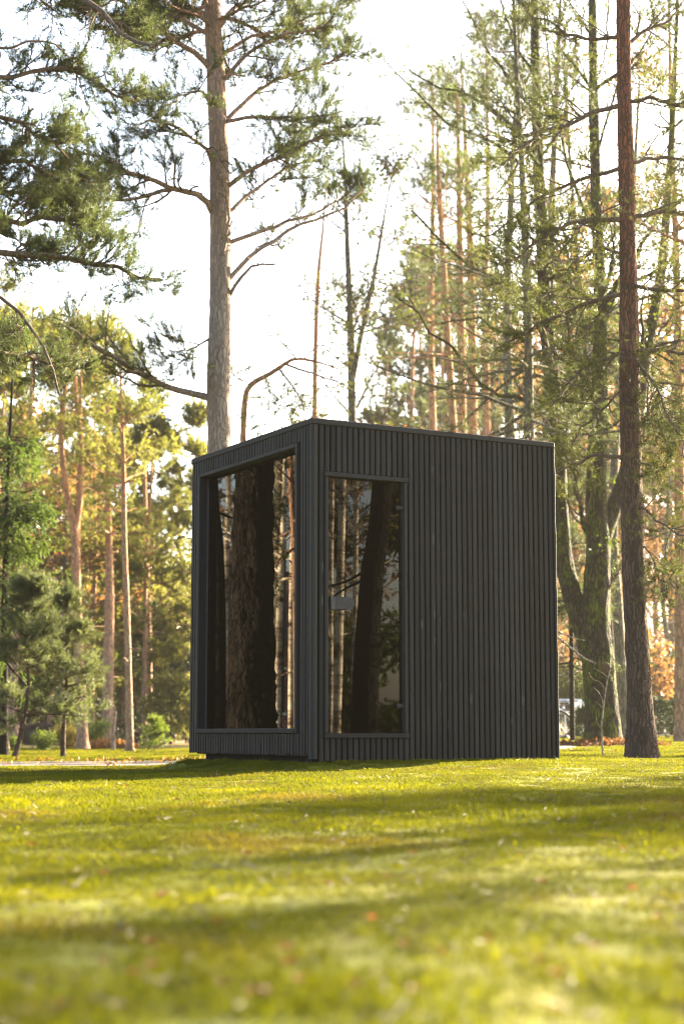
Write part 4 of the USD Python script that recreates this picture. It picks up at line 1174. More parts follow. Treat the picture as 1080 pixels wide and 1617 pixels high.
tr, rr = px_trunk([(1042, 1140), (1038, 1060), (1034, 960), (1036, 850), (1030, 700), (1028, 560)], 66, [8, 7, 7, 6, 5, 2])
make_bare('broadleaf_tree', 'pinkish thin trunk beyond the fence at right', tr, rr, rng, c0=.25, count=22, Lmax=2.6, leaf_frac=.5, leaf=.13, barkm='far_pine_bark')
rng = RG(194)
tr, rr = px_trunk([(904, 1174), (903, 1100), (902, 1000), (900, 900), (898, 800), (895, 700), (893, 600)], 34, [8, 8, 7, 6, 5, 4, 2])
make_pine('pine_tree', 'small green-gold pine on a slim dark stem by the cabin\'s right wall', tr, rr, rng, c0=.12, count=64, Lmax=1.1, el=(-15, 45), leafm='pine_needles', barkm='dark_bark', per2=9, nn=26, nl=.075, nw=.011, len2=(.2, .6), dead=0, shoots=True)
for k, (px, Y, pts) in enumerate([(832, 27, [(832, 1168), (834, 800), (835, 640), (833, 480), (826, 300), (816, 120), (808, -80)]), (868, 33, [(868, 1168), (866, 800), (864, 640), (868, 480), (872, 300), (880, 120), (888, -80)]),
                                  (806, 36, [(806, 1168), (806, 800), (804, 640), (800, 500), (806, 330), (815, 150), (820, 0)])]):
    rng = RG(195 + k)
    tr, rr = px_trunk(pts, Y, [20, 17, 15, 13, 10, 7, 3])
    if k == 1:
        make_bare('broadleaf_tree', 'tall bare stem directly above the cabin\'s right end', tr, rr, rng, c0=.4, count=28, Lmax=2.7, leaf_frac=.5, leaf=.08, kk=3, leafm='olive_leaves', barkm='grey_bark', el=(15, 60), twigm='twig_bark')
    else:
        make_pine('pine_tree', 'greenish pine stem rising over the right part of the roof' if k == 0 else 'thinner pine stem left of the greenish one over the roof', tr, rr, rng, c0=.36, count=46, Lmax=2.9 if k == 0 else 2.4, el=(-10, 45),
                  leafm='pine_needles', barkm='grey_bark', per2=9, per3=3.5, len2=(.3, .9), ts=(1, .5), nn=22, nl=.065, nw=.008, sl=.13, shoots=True)
for k, (pts, Y, lab) in enumerate([([(1075, 1165), (1074, 900), (1072, 650), (1068, 420), (1060, 200), (1056, 0), (1052, -150)], 34, 'green-barked pine at the right edge behind the red pine'),
                                   ([(1110, 1165), (1108, 800), (1102, 500), (1098, 250), (1092, 0), (1090, -200)], 26, 'pine just beyond the right edge whose twigs hang in')]):
    rng = RG(205 + k)
    tr, rr = px_trunk(pts, Y, [20, 18, 15, 11, 7, 4, 2][:len(pts)])
    make_pine('pine_tree', lab, tr, rr, rng, c0=.35, count=36, Lmax=2.0, el=(-25, 35), leafm='mixed_needles', barkm='far_pine_bark', per2=9, per3=4, ts=(1, .5), nn=22, nl=.065, nw=.008, sl=.13, shoots=True)

rng = RG(210)
b = foot(948, 21.5)
sp = thing('sapling', 'bare thin sapling planted on the lawn before the mossy tree', 'sapling', b)
z = lambda px, py: px_line([(px, py)], 21.5)[0]
main = np.array([b + [0, 0, -.03], z(950, 1150), z(952, 1125), z(956, 1095), z(960, 1070), z(966, 1050), z(963, 1030)])
obj('trunk', tubes(catmull(main, 16)[None], np.linspace(.016, .004, 16)[None], 6), 'dead_wood', sp, True, rel=b)
tw = [([(952, 1128), (951, 1105), (944, 1092), (935, 1085)], .007), ([(949, 1152), (943, 1142), (941, 1132)], .005), ([(957, 1092), (948, 1078), (935, 1072), (930, 1062)], .005), ([(960, 1070), (950, 1062), (936, 1055)], .004), ([(963, 1060), (972, 1055), (968, 1035)], .004), ([(953, 1120), (945, 1112), (938, 1108)], .003)]
for pts, r in tw:
    obj('branch', tubes(catmull(px_line(pts, 21.5, -.15), 8)[None], np.linspace(r, .002, 8)[None], 5), 'dead_wood', sp, True, rel=b)

# wire fence with posts
fa, fb = foot(870, 47.5), foot(1180, 46.0)
fe = thing('wire_fence', 'low galvanised wire mesh fence running across the lawn\'s far edge', 'fence', fa)
nP = 8
wires = MB()
for k in range(nP):
    q = fa + (fb - fa) * k / (nP - 1)
    q[2] = float(ground(q[0], q[1]))
    obj('fence_post', tubes(np.array([[q + [0, 0, -.05], q + [0, 0, 1.02]]]), np.full((1, 2), .022), 8), 'galvanised', fe, rel=fa)
for k in range(2):
    zz = (.06, .98)[k]
    obj('rail', tubes(np.array([[fa + [0, -.03, zz], fb + [0, -.03, zz]]]), np.full((1, 2), .012), 5), 'galvanised', fe, rel=fa)
WP = []
for zz in np.linspace(.15, .9, 7):
    WP.append([fa + [0, -.012, zz], fb + [0, -.012, zz]])
for s in np.linspace(0, 1, 80):
    q = fa + (fb - fa) * s
    WP.append([q + [0, -.018, .05], q + [0, -.018, .98]])
obj('wire_mesh', tubes(np.array(WP), np.full((len(WP), 2), .0025), 3), 'galvanised', fe, rel=fa, kind='stuff')

# greenhouse beyond the fence, mostly behind the cabin
b = foot(872, 52.0)
gh = thing('greenhouse', 'small white-framed greenhouse beyond the fence behind the cabin', 'greenhouse', b)
gw, gd, hs, hr = 2.1, 3.0, .75, 1.15
def bar(p, q, r=.022):
    obj('frame_bar', tubes(np.array([[b + p, b + q]]), np.full((1, 2), r), 6), 'white_frame', gh, rel=b)
for yy in (0, gd):
    for xx in np.linspace(-gw / 2, gw / 2, 4):
        bar([xx, yy, 0], [xx, yy, hs])
    bar([-gw / 2, yy, hs], [gw / 2, yy, hs])
for xx in (-gw / 2, gw / 2):
    bar([xx, 0, hs], [xx, gd, hs])
for xx in np.linspace(-gw / 2, gw / 2, 6):
    bar([xx, 0, hs], [xx, gd / 2, hr], .016)
    bar([xx, gd, hs], [xx, gd / 2, hr], .016)
bar([-gw / 2, gd / 2, hr], [gw / 2, gd / 2, hr])
X6 = np.linspace(-gw / 2, gw / 2, 4)
for i in range(3):
    obj('pane', MB().box((X6[i] + .025, .0, .03), (X6[i + 1] - .025, .006, hs - .025)).mesh(), 'clear_glass', gh)
X6 = np.linspace(-gw / 2, gw / 2, 6)
for i in range(5):
    for s in (0, 1):
        y0, y1 = (0.02, gd / 2 - .02) if s == 0 else (gd - .02, gd / 2 + .02)
        v = np.array([[X6[i] + .02, y0, hs + .02], [X6[i + 1] - .02, y0, hs + .02], [X6[i + 1] - .02, y1, hr - .01], [X6[i] + .02, y1, hr - .01]])
        v = np.vstack([v, v + [0, 0, .006]])
        obj('roof_pane', (v, [[0, 1, 2, 3], [7, 6, 5, 4], [0, 4, 5, 1], [1, 5, 6, 2], [2, 6, 7, 3], [3, 7, 4, 0]]), 'clear_glass', gh)

# bicycle leaning behind the cabin corner: only its rear wheel shows
Yb = 40.0
b = foot(858, Yb)
bk = thing('bicycle', 'black-tyred bicycle peeking out behind the cabin\'s right corner', 'bicycle', b)
def ring(c, R, r, name, mat, parent, n=40):
    a = np.linspace(0, 2 * np.pi, n + 1)
    q = np.stack([c[0] + R * np.cos(a), np.full(n + 1, c[1]), c[2] + R * np.sin(a)], 1)
    return obj(name, tubes(q[None], np.full((1, n + 1), r), 8), mat, parent, True)
for cx in (-.72, .32):
    wl_ = ring((cx, 0, .34), .32, .03, 'wheel', 'black_rubber', bk)
    ring((cx, 0, .34), .285, .012, 'rim', 'galvanised', wl_)
    a = np.arange(14) * 2 * np.pi / 14
    q = np.stack([np.stack([cx + .02 * np.cos(a), a * 0, .34 + .02 * np.sin(a)], 1), np.stack([cx + .28 * np.cos(a), a * 0, .34 + .28 * np.sin(a)], 1)], 1)
    obj('spokes', tubes(q, np.full((14, 2), .002), 3), 'galvanised', wl_)
for p, q in (((-.72, 0, .34), (-.55, 0, .82)), ((-.55, 0, .78), (-.05, 0, .76)), ((-.52, 0, .66), (-.13, 0, .30)), ((-.13, 0, .30), (-.02, 0, .82)), ((-.13, 0, .30), (.32, 0, .34)), ((-.05, 0, .76), (.32, 0, .34))):
    obj('frame_tube', tubes(np.array([[p, q]], float), np.full((1, 2), .016), 8), 'red_paint', bk, True)
obj('saddle', (lambda v, f: (v * [1, 1, 1] + [-.02, 0, .86], f))(*rbox((.26, .12, .06), .025)), 'black_rubber', bk)
obj('handlebar', tubes(np.array([[(-.5, -.28, 1.0), (-.54, -.1, .95), (-.54, .1, .95), (-.5, .28, 1.0)]], float), np.full((1, 4), .012), 8), 'galvanised', bk, True)
obj('fork_stem', tubes(np.array([[(-.55, 0, .80), (-.54, 0, .955)]], float), np.full((1, 2), .014), 8), 'galvanised', bk, True)
obj('kickstand', tubes(np.array([[(.34, -.02, .34), (.58, -.12, -.02)]], float), np.full((1, 2), .013), 6), 'red_paint', bk, True)
# low junipers along the fence
for k, (px, Y, h, w) in enumerate([(1035, 43, .55, .9), (1075, 42, .6, 1.0), (912, 46, .4, .5), (985, 44, .35, .6), (920, 45, .45, .6)]):
    rng = RG(220 + k)
    p = foot(px, Y)
    make_spruce('spruce_bush', ['low dark spreading spruce bush just right of the red pine\'s foot', 'low dark spreading spruce bush at the right edge', 'low green bush between the cabin and the slim dark stem', 'very low dark bush behind the mossy tree\'s root mound', 'low bush left of the mossy tree before the fence'][k],
                p, h + .25, w, rng, c0=.02, count=46, leafm='dark_spruce_needles' if k != 2 else 'spruce_needles', per2=7, nl=.06, nw=.014, nn=12, el=(8, 60), hang=-.1, cat='spruce bush')
# root mound of leaf mould at the mossy tree
p = foot(972, 29.3)
heap('leaf_mound', 'brown mound of roots and leaf mould round the mossy tree\'s foot', 'leaf mound', p + [-.15, .2, -.04], 1.15, .17, 2400, .07, RG(230), 'dry_leaf')
# ------------------------------------------------------------------ what stands beside the lawn and shows in the glass
def mirrored(px, py, wall, dist):
    n, off = (nF, eL * .044) if wall == 'F' else (nS, eR * .079)
    d = nrm(ray(px, py))
    q = EYE + d * (np.dot(C0 + off - EYE, n) / np.dot(d, n))
    r = d - 2 * np.dot(d, n) * n
    return q + r * dist, float(np.linalg.norm(q - EYE)) + dist


def mirrored_trunk(pts, wall, dist, widths, hmax):
    q, T = [], 0
    for x, y in pts:
        p, T = mirrored(x, y, wall, dist)
        q.append(p)
    q = np.array(q)
    q[0, 2] = float(ground(q[0, 0], q[0, 1])) - .05
    d = nrm((q[-1] - q[-2])[None])[0]
    d = nrm((d + [0, 0, 1])[None])[0]
    q = np.vstack([q, q[-1] + d * (hmax - q[-1, 2]) * .5, q[-1] + d * (hmax - q[-1, 2])])
    r = [w / 2 / F * T for w in widths]
    s = np.concatenate([[0], np.cumsum(np.linalg.norm(np.diff(q, axis=0), axis=1))])
    rr = np.interp(np.linspace(0, s[-1], 14), s, r + [r[-1] * .6, .01])
    return q, rr


rng = RG(300)
tr, rr = mirrored_trunk([(346, 1165), (345, 950), (342, 850), (334, 740)], 'S', 10, [26, 24, 22, 20], 15)
make_pine('pine_tree', 'leaning dark pine mirrored at the window\'s left edge', tr, rr, rng, c0=.5, leafm='pine_needles', barkm='dark_bark', per2=6, sides=18)
for k, (pts, dist, wd, lab, lf) in enumerate([
        ([(437, 1165), (441, 1000), (445, 880), (449, 800)], 17, [11, 11, 10, 8], 'white birch mirrored right of the big trunk in the window', .25),
        ([(352, 1165), (356, 1000), (358, 880), (362, 760)], 19, [10, 10, 9, 8], 'white birch mirrored left of the big trunk in the window', .25),
        ([(459, 1165), (460, 1000), (462, 880), (464, 700)], 22, [8, 8, 8, 7], 'slim birch mirrored near the window\'s right edge', .3)]):
    rng = RG(301 + k)
    tr, rr = mirrored_trunk(pts, 'S', dist, wd, 12)
    make_bare('birch_tree', lab, tr, rr, rng, cat='birch', c0=.25, count=22, Lmax=2.2, barkm='birch_bark', leafm='yellow_leaves', leaf_frac=lf, leaf=.07, twigm='twig_bark')
rng = RG(306)
tr, rr = mirrored_trunk([(470, 1165), (468, 1000), (466, 880), (458, 700)], 'S', 15, [10, 10, 10, 9], 11)
make_pine('pine_tree', 'pine mirrored in the window\'s upper right with dark needles', tr, rr, rng, c0=.3, count=34, Lmax=1.9, leafm='pine_needles', barkm='far_pine_bark', per2=7, el=(-15, 40))
rng = RG(307)
tr, rr = mirrored_trunk([(573, 1165), (578, 1050), (588, 900), (604, 760)], 'F', 9, [43, 40, 37, 33], 15)
make_pine('pine_tree', 'leaning pine trunk mirrored in the glass door', tr, rr, rng, c0=.34, count=34, Lmax=2.6, leafm='pine_needles', barkm='dark_bark', per2=7, sides=24, el=(-10, 40), per3=2, ts=(1, .5))
for k, (pts, dist, wd, lab) in enumerate([
        ([(530, 1165), (534, 1050), (537, 900), (540, 780)], 22, [14, 14, 13, 12], 'white birch mirrored behind the door handle'),
        ([(557, 1165), (559, 1050), (561, 900), (562, 780)], 27, [9, 9, 8, 8], 'slim birch mirrored between handle and leaning trunk'),
        ([(521, 1165), (522, 1050), (522, 900), (524, 780)], 30, [8, 8, 8, 7], 'slim birch mirrored at the door\'s left edge')]):
    rng = RG(308 + k)
    tr, rr = mirrored_trunk(pts, 'F', dist, wd, 13)
    make_bare('birch_tree', lab, tr, rr, rng, cat='birch', c0=.2, count=26, Lmax=2.4, barkm='birch_bark', leafm='yellow_leaves', leaf_frac=.25, leaf=.08, twigm='twig_bark')
# brick house across the lane, mirrored in the window
hp, _ = mirrored(446, 1100, 'S', 30)
hp[2] = float(ground(hp[0], hp[1])) - .1
hs_ = thing('brick_house', 'small red brick house with a dark gabled roof mirrored in the window', 'house', hp, 28)
obj('wall', MB().box((-3.5, -2.5, 0), (3.5, 2.5, 2.6)).mesh(), 'brick_wall', hs_)
gab = trimesh.creation.extrude_polygon(shapely.Polygon([(-2.9, 2.6), (2.9, 2.6), (0, 4.6)]), 7.4, engine='earcut')
gab.apply_transform(np.array([[0, 0, 1, -3.7], [1, 0, 0, 0], [0, 1, 0, .003], [0, 0, 0, 1.0]]))
rf = obj('roof', gab, 'roof_tile', hs_)
obj('chimney', MB().box((1.2, .3, 3.6), (1.8, .9, 5.2)).mesh(), 'brick_wall', rf)
for xx in (-2.0, 1.3):
    wi = obj('window', MB().box((xx, -2.53, 1.0), (xx + .9, -2.502, 2.0)).mesh(), 'clear_glass', hs_)
    obj('frame', MB().box((xx - .06, -2.56, .94), (xx + .96, -2.535, .998)).box((xx - .06, -2.56, 2.002), (xx + .96, -2.535, 2.06)).mesh(), 'white_frame', wi)
obj('door', MB().box((-.5, -2.55, .05), (.4, -2.502, 2.05)).mesh(), 'dead_wood', hs_)

# ------------------------------------------------------------------ the wood behind: archetypes and their copies
def straight(h, r, rng, lean=.02):
    z = np.array([-.1, .25 * h, .5 * h, .75 * h, h])
    q = np.stack([rng.normal(0, lean * h * .3, 5) * [0, .4, .7, 1, 1.2], rng.normal(0, lean * h * .3, 5) * [0, .4, .7, 1, 1.2], z], 1)
    return q, np.interp(np.linspace(0, 1, 12), [0, .3, .7, 1], [r, r * .8, r * .45, .01])


PLACES = {}


def plant(kind, px, Y, s=1.0, rz=0.0):
    PLACES.setdefault(kind, []).append((foot(px, Y), s, rz))


def plant_xy(kind, x, y, s=1.0, rz=0.0):
    PLACES.setdefault(kind, []).append((np.array([x, y, float(ground(x, y))]), s, rz))


rng = RG(400)
# left: golden pines, autumn trees and dark spruces; low trees straight behind; right: bare and autumn trees and pines
for px in np.arange(-60, 320, 15):
    plant(rng.choice(['gold_pine', 'gold_pine', 'gold_pine', 'gold_pine', 'autumn']), px + rng.normal(0, 7), rng.uniform(58, 82), rng.uniform(.62, .9) * (.85 if px > 200 else 1), rng.uniform(0, 360))
for px in np.arange(-90, 330, 24):
    plant(rng.choice(['gold_pine', 'autumn', 'bare', 'bare']), px + rng.normal(0, 9), rng.uniform(90, 130), rng.uniform(.6, .85), rng.uniform(0, 360))
for px in np.arange(330, 660, 26):
    plant(rng.choice(['autumn', 'bare', 'gold_pine']), px + rng.normal(0, 9), rng.uniform(120, 150), rng.uniform(.6, .85), rng.uniform(0, 360))
for px in np.arange(640, 900, 20):
    plant(rng.choice(['green_pine', 'autumn', 'bare', 'green_pine', 'gold_pine']), px + rng.normal(0, 9), rng.uniform(88, 110), rng.uniform(1.0, 1.4) * (.8 if px < 760 else 1), rng.uniform(0, 360))
for px in np.arange(900, 1170, 30):
    plant(rng.choice(['green_pine', 'autumn', 'bare', 'autumn']), px + rng.normal(0, 9), rng.uniform(60, 80), rng.uniform(.8, 1.2), rng.uniform(0, 360))
for px in np.arange(660, 1180, 22):
    plant(rng.choice(['bare', 'bare', 'autumn', 'green_pine']), px + rng.normal(0, 9), rng.uniform(100, 145), rng.uniform(.9, 1.35), rng.uniform(0, 360))
for px in (615, 650, 668, 700, 740):
    plant('green_pine', px + rng.normal(0, 5), rng.uniform(76, 88), rng.uniform(1.3, 1.55) * (.8 if px < 640 else 1), rng.uniform(0, 360))
for px in np.arange(870, 1140, 24):
    plant('thicket', px + rng.normal(0, 6), rng.uniform(54, 66), rng.uniform(.8, 1.4), rng.uniform(0, 360))
for px in np.arange(-40, 330, 24):
    plant('thicket', px + rng.normal(0, 6), rng.uniform(68, 84), rng.uniform(.9, 1.6), rng.uniform(0, 360))
# round the lawn outside the picture (they cast the streaks of shade and stand in the reflections)
for x, y, k, s in [(25, -1.5, 'spruce', .55), (28.5, -3.5, 'spruce', .6), (27, -5.5, 'spruce', .55), (31, -2, 'spruce', .6), (24, -8, 'spruce', .7), (30, -14, 'spruce', .8), (34, -6, 'spruce', .7), (31, -9, 'spruce', .6), (33, -19, 'spruce', .8), (38, -16, 'spruce', .8), (40, -4, 'spruce', .8), (25, -17, 'thicket', 1.5), (29, -5, 'thicket', 1.5), (44, -22, 'spruce', .9), (10.5, 26, 'gold_pine', .9), (17.5, 23, 'bare', .8), (24, 27.5, 'bare', .9), (14, 20, 'bare', .6), (15, 14.5, 'bare', .85), (21, 19, 'green_pine', 1), (19, 33, 'bare', 1.0), (30, 36, 'green_pine', 1), (38, 31, 'bare', 1.1), (24, 9, 'green_pine', 1), (36, 12, 'bare', 1.1), (48, 45, 'green_pine', 1.2),
                   (11, -6, 'green_pine', 1), (22, -8, 'gold_pine', 1), (18, -22, 'green_pine', 1), (26, -18, 'bare', 1), (9, -20, 'bare', 1),
                   (30, -26, 'green_pine', 1.1), (24, -34, 'autumn', 1), (14, -34, 'gold_pine', 1), (36, -10, 'autumn', 1.1), (38, -34, 'green_pine', 1.1), (4, -30, 'green_pine', 1), (-8, -22, 'gold_pine', 1), (-14, -10, 'green_pine', 1),
                   (-18, 4, 'bare', 1), (-22, 14, 'autumn', 1), (-20, 26, 'bare', 1), (-28, 22, 'autumn', 1.0), (-16, 34, 'gold_pine', 1), (-34, 32, 'bare', 1.1), (-40, 44, 'autumn', 1.1), (-30, 48, 'gold_pine', 1.1), (-22, 42, 'bare', 1), (-44, 26, 'green_pine', 1.1),
                   (-26, 36, 'bare', .9), (-36, 20, 'bare', 1)]:
    plant_xy(k, x + rng.normal(0, .4), y + rng.normal(0, .4), s, rng.uniform(0, 360))

LAB = {
    'gold_pine': ('pine_tree', 'golden backlit pine', 'pine tree', 'golden pines'),
    'green_pine': ('pine_tree', 'tall green-crowned pine', 'pine tree', 'green pines'),
    'autumn': ('autumn_tree', 'thin orange autumn tree', 'tree', 'orange autumn trees'),
    'bare': ('bare_tree', 'almost leafless grey tree', 'tree', 'bare trees'),
    'spruce': ('spruce_tree', 'full dark spruce', 'spruce tree', 'spruces'),
    'thicket': ('thicket_bush', 'rusty undergrowth bush', 'bush', 'undergrowth bushes')}


def where(p):
    """Which piece of the wood a tree stands in, as seen past the cabin."""
    if p[1] > 45 and abs(p[0] / p[1]) < .24:
        px = 540 + p[0] / p[1] * F
        depth = 'far back in' if p[1] > 86 else 'fronting'
        if px < 300:
            return f'{depth} the wood left of the cabin'
        if px < 660:
            return 'deep in the wood straight behind the cabin'
        if px < 880:
            return f'{depth} the wood above the cabin roof\'s right half'
        if px < 1010:
            return f'{depth} the wood between the cabin and the red pine'
        return f'{depth} the wood right of the red pine'
    if p[0] > 0:
        return 'beside the lawn to the right, outside the picture'
    return 'beside the lane to the left, mirrored in the window'


for kind, spots in PLACES.items():
    nm, lab0, cat, grp0 = LAB[kind]
    rng = RG(sum(map(ord, kind)))
    nvar = 1 if kind in ('spruce',) else 2
    protos = []
    for i, (p, s, rz) in enumerate(spots):
        lab, grp = lab0 + ' ' + where(p), grp0 + ' ' + where(p)
        if i < nvar:
            keep = stage.GetPrimAtPath  # the first of each variant is built in place, the others refer to it
            q, r = straight(18, .17, rng, .03)
            if kind == 'gold_pine':
                o = make_pine(nm, lab, q, r * .8, rng, c0=.16, count=64, Lmax=2.5, el=(-5, 50), per2=9, nn=16, nl=.15, nw=.065, sl=.3, len2=(.4, 1.2), separate=False, group=grp, sides=9)
            elif kind == 'green_pine':
                o = make_pine(nm, lab, q, r, rng, c0=.42, count=42, Lmax=2.6, el=(-5, 50), per2=9, nn=18, nl=.14, nw=.045, sl=.3, len2=(.4, 1.1), leafm='pine_needles', separate=False, group=grp, sides=9)
            elif kind == 'autumn':
                o = make_bare(nm, lab, q, r, rng, c0=.15, count=40, Lmax=4.2, el=(15, 60), leaf_frac=.9, leaf=.26, per2=9, per3=3, kk=2, separate=False, group=grp, scatter=.2)
            elif kind == 'bare':
                o = make_bare(nm, lab, q, r, rng, c0=.2, count=36, Lmax=3.8, el=(25, 65), leaf_frac=.10, leaf=.16, per2=9, per3=3, kk=1, separate=False, group=grp, leafm='yellow_leaves')
            elif kind == 'spruce':
                o = make_spruce(nm, lab, (0, 0, 0), 16, 2.6, rng, c0=.05, count=90, group=grp, nl=.16, nw=.08, nn=8)
            else:
                o = shrub(nm, lab, cat, (0, 0, 0), 1.3, 2.6, 12, rng, 'autumn_leaves' if i == 0 else 'olive_leaves', size=.16, stems=16, kk=3)
                tag(o, group=grp)
            ops = UsdGeom.Xformable(o)
            ops.ClearXformOpOrder()
            base = np.array(o.GetAttribute('xformOp:translate').Get())
            o.GetAttribute('xformOp:translate').Set(Gf.Vec3d(*map(float, p)))
            xf = [UsdGeom.XformOp(o.GetAttribute('xformOp:translate')), ops.AddRotateZOp(), ops.AddScaleOp()]
            xf[1].Set(float(rz)); xf[2].Set(Gf.Vec3f(s, s, s))
            ops.SetXformOpOrder(xf)
            protos.append(o)
        else:
            src = protos[i % len(protos)]
            copy_of(src, nm, lab, cat, p, rz if abs(rz) > .01 else 1.0, s, grp)

# ------------------------------------------------------------------ grass
def grass_patch(rng, size=.42, n=620, h=(.012, .036), w=.0026):
    xy = rng.uniform(-size / 2, size / 2, (n, 2)) + rng.normal(0, .02, (n, 2))
    hh = rng.uniform(*h, n) * (.6 + .8 * meshkit.noise(np.concatenate([xy * 9, xy[:, :1] * 0], 1), 2))
    a = rng.uniform(0, 2 * np.pi, n)
    lean = rng.uniform(.1, 1.3, n)
    d = np.stack([np.cos(a), np.sin(a), 0 * a], 1)
    sdir = np.stack([-np.sin(a), np.cos(a), 0 * a], 1)
    b = np.concatenate([xy, np.full((n, 1), -.006)], 1)
    ww = w * rng.uniform(.7, 1.4, n)[:, None]
    mid = b + (d * lean[:, None] * .4 + [0, 0, 1]) * (hh * .6)[:, None]
    tip = b + (d * lean[:, None] * 1.1 + [0, 0, 1 - 0]) * hh[:, None] * [1, 1, .95]
    v = np.stack([b - sdir * ww, b + sdir * ww, mid + sdir * ww * .8, mid - sdir * ww * .8, tip], 1).reshape(-1, 3)
    i = np.arange(n)[:, None] * 5
    return v, np.vstack([i + [0, 1, 2], i + [0, 2, 3], i + [3, 2, 4]])


gr = UsdGeom.PointInstancer.Define(stage, '/World/grass')
tag(gr, 'short mossy yellow-green grass covering the whole lawn', 'grass', kind='stuff')
paths = []
for k in range(6):
    rg = RG(500 + k)
    far = k >= 4
    m = grass_patch(rg, .27 if not far else .5, 800 if not far else 900, (.007, .022) if not far else (.010, .028), .0017 if not far else .004)
    pm = usdkit.mesh(stage, f'/World/grass/grass_patch_{k}', m, '/World/Looks/grass_blades')
    paths.append(pm.GetPath())
gr.CreatePrototypesRel().SetTargets(paths)
pos, idx, ori, scl = [], [], [], []
rg = RG(510)


def on_lane(x, y):
    i = np.argmin((lane_c[:, 0][None] - x[:, None]) ** 2 + (lane_c[:, 1][None] - y[:, None]) ** 2, 1)
    return np.hypot(lane_c[i, 0] - x, lane_c[i, 1] - y) < 2.55


for (y0, y1, st, ks, extra) in ((.9, 14.5, .19, (0, 4), 1.0), (14.5, 47, .36, (4, 6), 2.5)):
    ys = np.arange(y0, y1, st)
    for yy in ys:
        hw_ = .225 * yy + extra
        xs = np.arange(-hw_, hw_, st)
        x = xs + rg.uniform(-.5, .5, len(xs)) * st
        y = yy + rg.uniform(-.5, .5, len(xs)) * st
        q = np.stack([x - C0[0], y - C0[1]], 1)
        u, v = q @ eR[:2], q @ eL[:2]
        ok = ~((u > -.02) & (u < W_ + .02) & (v > -.02) & (v < L_ + .02)) & ~on_lane(x, y)
        # thin and mossy spots
        ok &= rg.random(len(x)) < .55 + .9 * meshkit.noise(np.stack([x * 1.3, y * .8, 0 * x], 1), 21)
        x, y = x[ok], y[ok]
        pos.append(np.stack([x, y, ground(x, y)], 1))
        idx.append(rg.integers(ks[0], ks[1], len(x)))
        a = rg.uniform(0, 2 * np.pi, len(x))
        ori.append(a)
        s = rg.uniform(.75, 1.25, len(x))
        scl.append(np.stack([s, s, s * rg.uniform(.7, 1.35, len(x)) * (.4 + 1.2 * meshkit.noise(np.stack([x * .9, y * .9, 0 * x], 1), 31))], 1))
for (ax0, ay0, bx0, by0) in ((-.03, -.05, W_ + .03, -.05), (-.06, -.02, -.06, L_), (W_ + .05, 0, W_ + .05, L_)):
    m_ = 46
    t_ = rg.random(m_)
    qx, qy = ax0 + (bx0 - ax0) * t_ + rg.normal(0, .015, m_), ay0 + (by0 - ay0) * t_ + rg.normal(0, .015, m_)
    w2 = C0[None, :2] + qx[:, None] * eR[None, :2] + qy[:, None] * eL[None, :2]
    pos.append(np.stack([w2[:, 0], w2[:, 1], ground(w2[:, 0], w2[:, 1])], 1))
    idx.append(rg.integers(0, 4, m_))
    ori.append(rg.uniform(0, 2 * np.pi, m_))
    s_ = rg.uniform(.25, .5, m_)
    scl.append(np.stack([s_, s_, rg.uniform(.9, 2.0, m_)], 1))
pos, idx, ori, scl = np.vstack(pos), np.concatenate(idx), np.concatenate(ori), np.vstack(scl)
gr.CreatePositionsAttr(Vt.Vec3fArray.FromNumpy(pos.astype(np.float32)))
gr.CreateProtoIndicesAttr(Vt.IntArray.FromNumpy(idx.astype(np.int32)))
e = .06
gxn = (ground(pos[:, 0] + e, pos[:, 1]) - ground(pos[:, 0] - e, pos[:, 1])) / (2 * e)
gyn = (ground(pos[:, 0], pos[:, 1] + e) - ground(pos[:, 0], pos[:, 1] - e)) / (2 * e)
# tilt to the ground's slope after turning about z: q = q_tilt * q_turn
tl = np.arctan(np.hypot(gxn, gyn)) / 2
ax = np.stack([gyn, -gxn], 1) / np.maximum(np.hypot(gxn, gyn), 1e-9)[:, None]
axx, axy = ax[:, 0], ax[:, 1]
ct, st_, ca, sa = np.cos(tl), np.sin(tl), np.cos(ori / 2), np.sin(ori / 2)
qw, qx, qy, qz = ct * ca, st_ * (axx * ca + axy * sa), st_ * (axy * ca - axx * sa), ct * sa
gr.CreateOrientationsAttr(Vt.QuathArray([Gf.Quath(float(w), float(i), float(j), float(k)) for w, i, j, k in zip(qw, qx, qy, qz)]))
gr.CreateScalesAttr(Vt.Vec3fArray.FromNumpy(scl.astype(np.float32)))
print('grass patches', len(pos))


# fallen leaves: each is a thing
def fallen(px, py, size, mat, lab, rng, group=None):
    d = ray(px, py)
    t = (EYE[2] + .05) / -d[2]
    for _ in range(12):
        p = EYE + d * t
        t += (p[2] - float(ground(p[0], p[1])) - .028) / -d[2] * .8
    p = EYE + d * t
    x = thing('fallen_leaf', lab, 'leaf', p, float(rng.uniform(0, 360)), group)
    th = np.linspace(-1, 1, 7)
    w = size * .36 * np.sqrt(np.maximum(1 - th ** 2, 0)) * (1 + .12 * np.cos(th * 9))
    curl = size * .18
    up_ = rng.uniform(.3, .9)
    mid = np.stack([th * size * .5, 0 * th, curl * th ** 2], 1)
    lft, rgt = mid + np.stack([0 * w, w, w * up_], 1), mid + np.stack([0 * w, -w, w * up_], 1)
    v = np.vstack([mid, lft, rgt])
    f = []
    for i in range(6):
        f += [[i, i + 1, 8 + i], [i, 8 + i, 7 + i], [i, 14 + i, 15 + i], [i, 15 + i, i + 1]]
    obj('blade', (v, np.array(f)), mat, x)
    obj('stalk', tubes(np.array([[[-size * .5, 0, curl], [-size * .72, .004, curl * .8], [-size * .9, 0, curl * .9]]]), np.full((1, 3), size * .018), 4), mat, x)


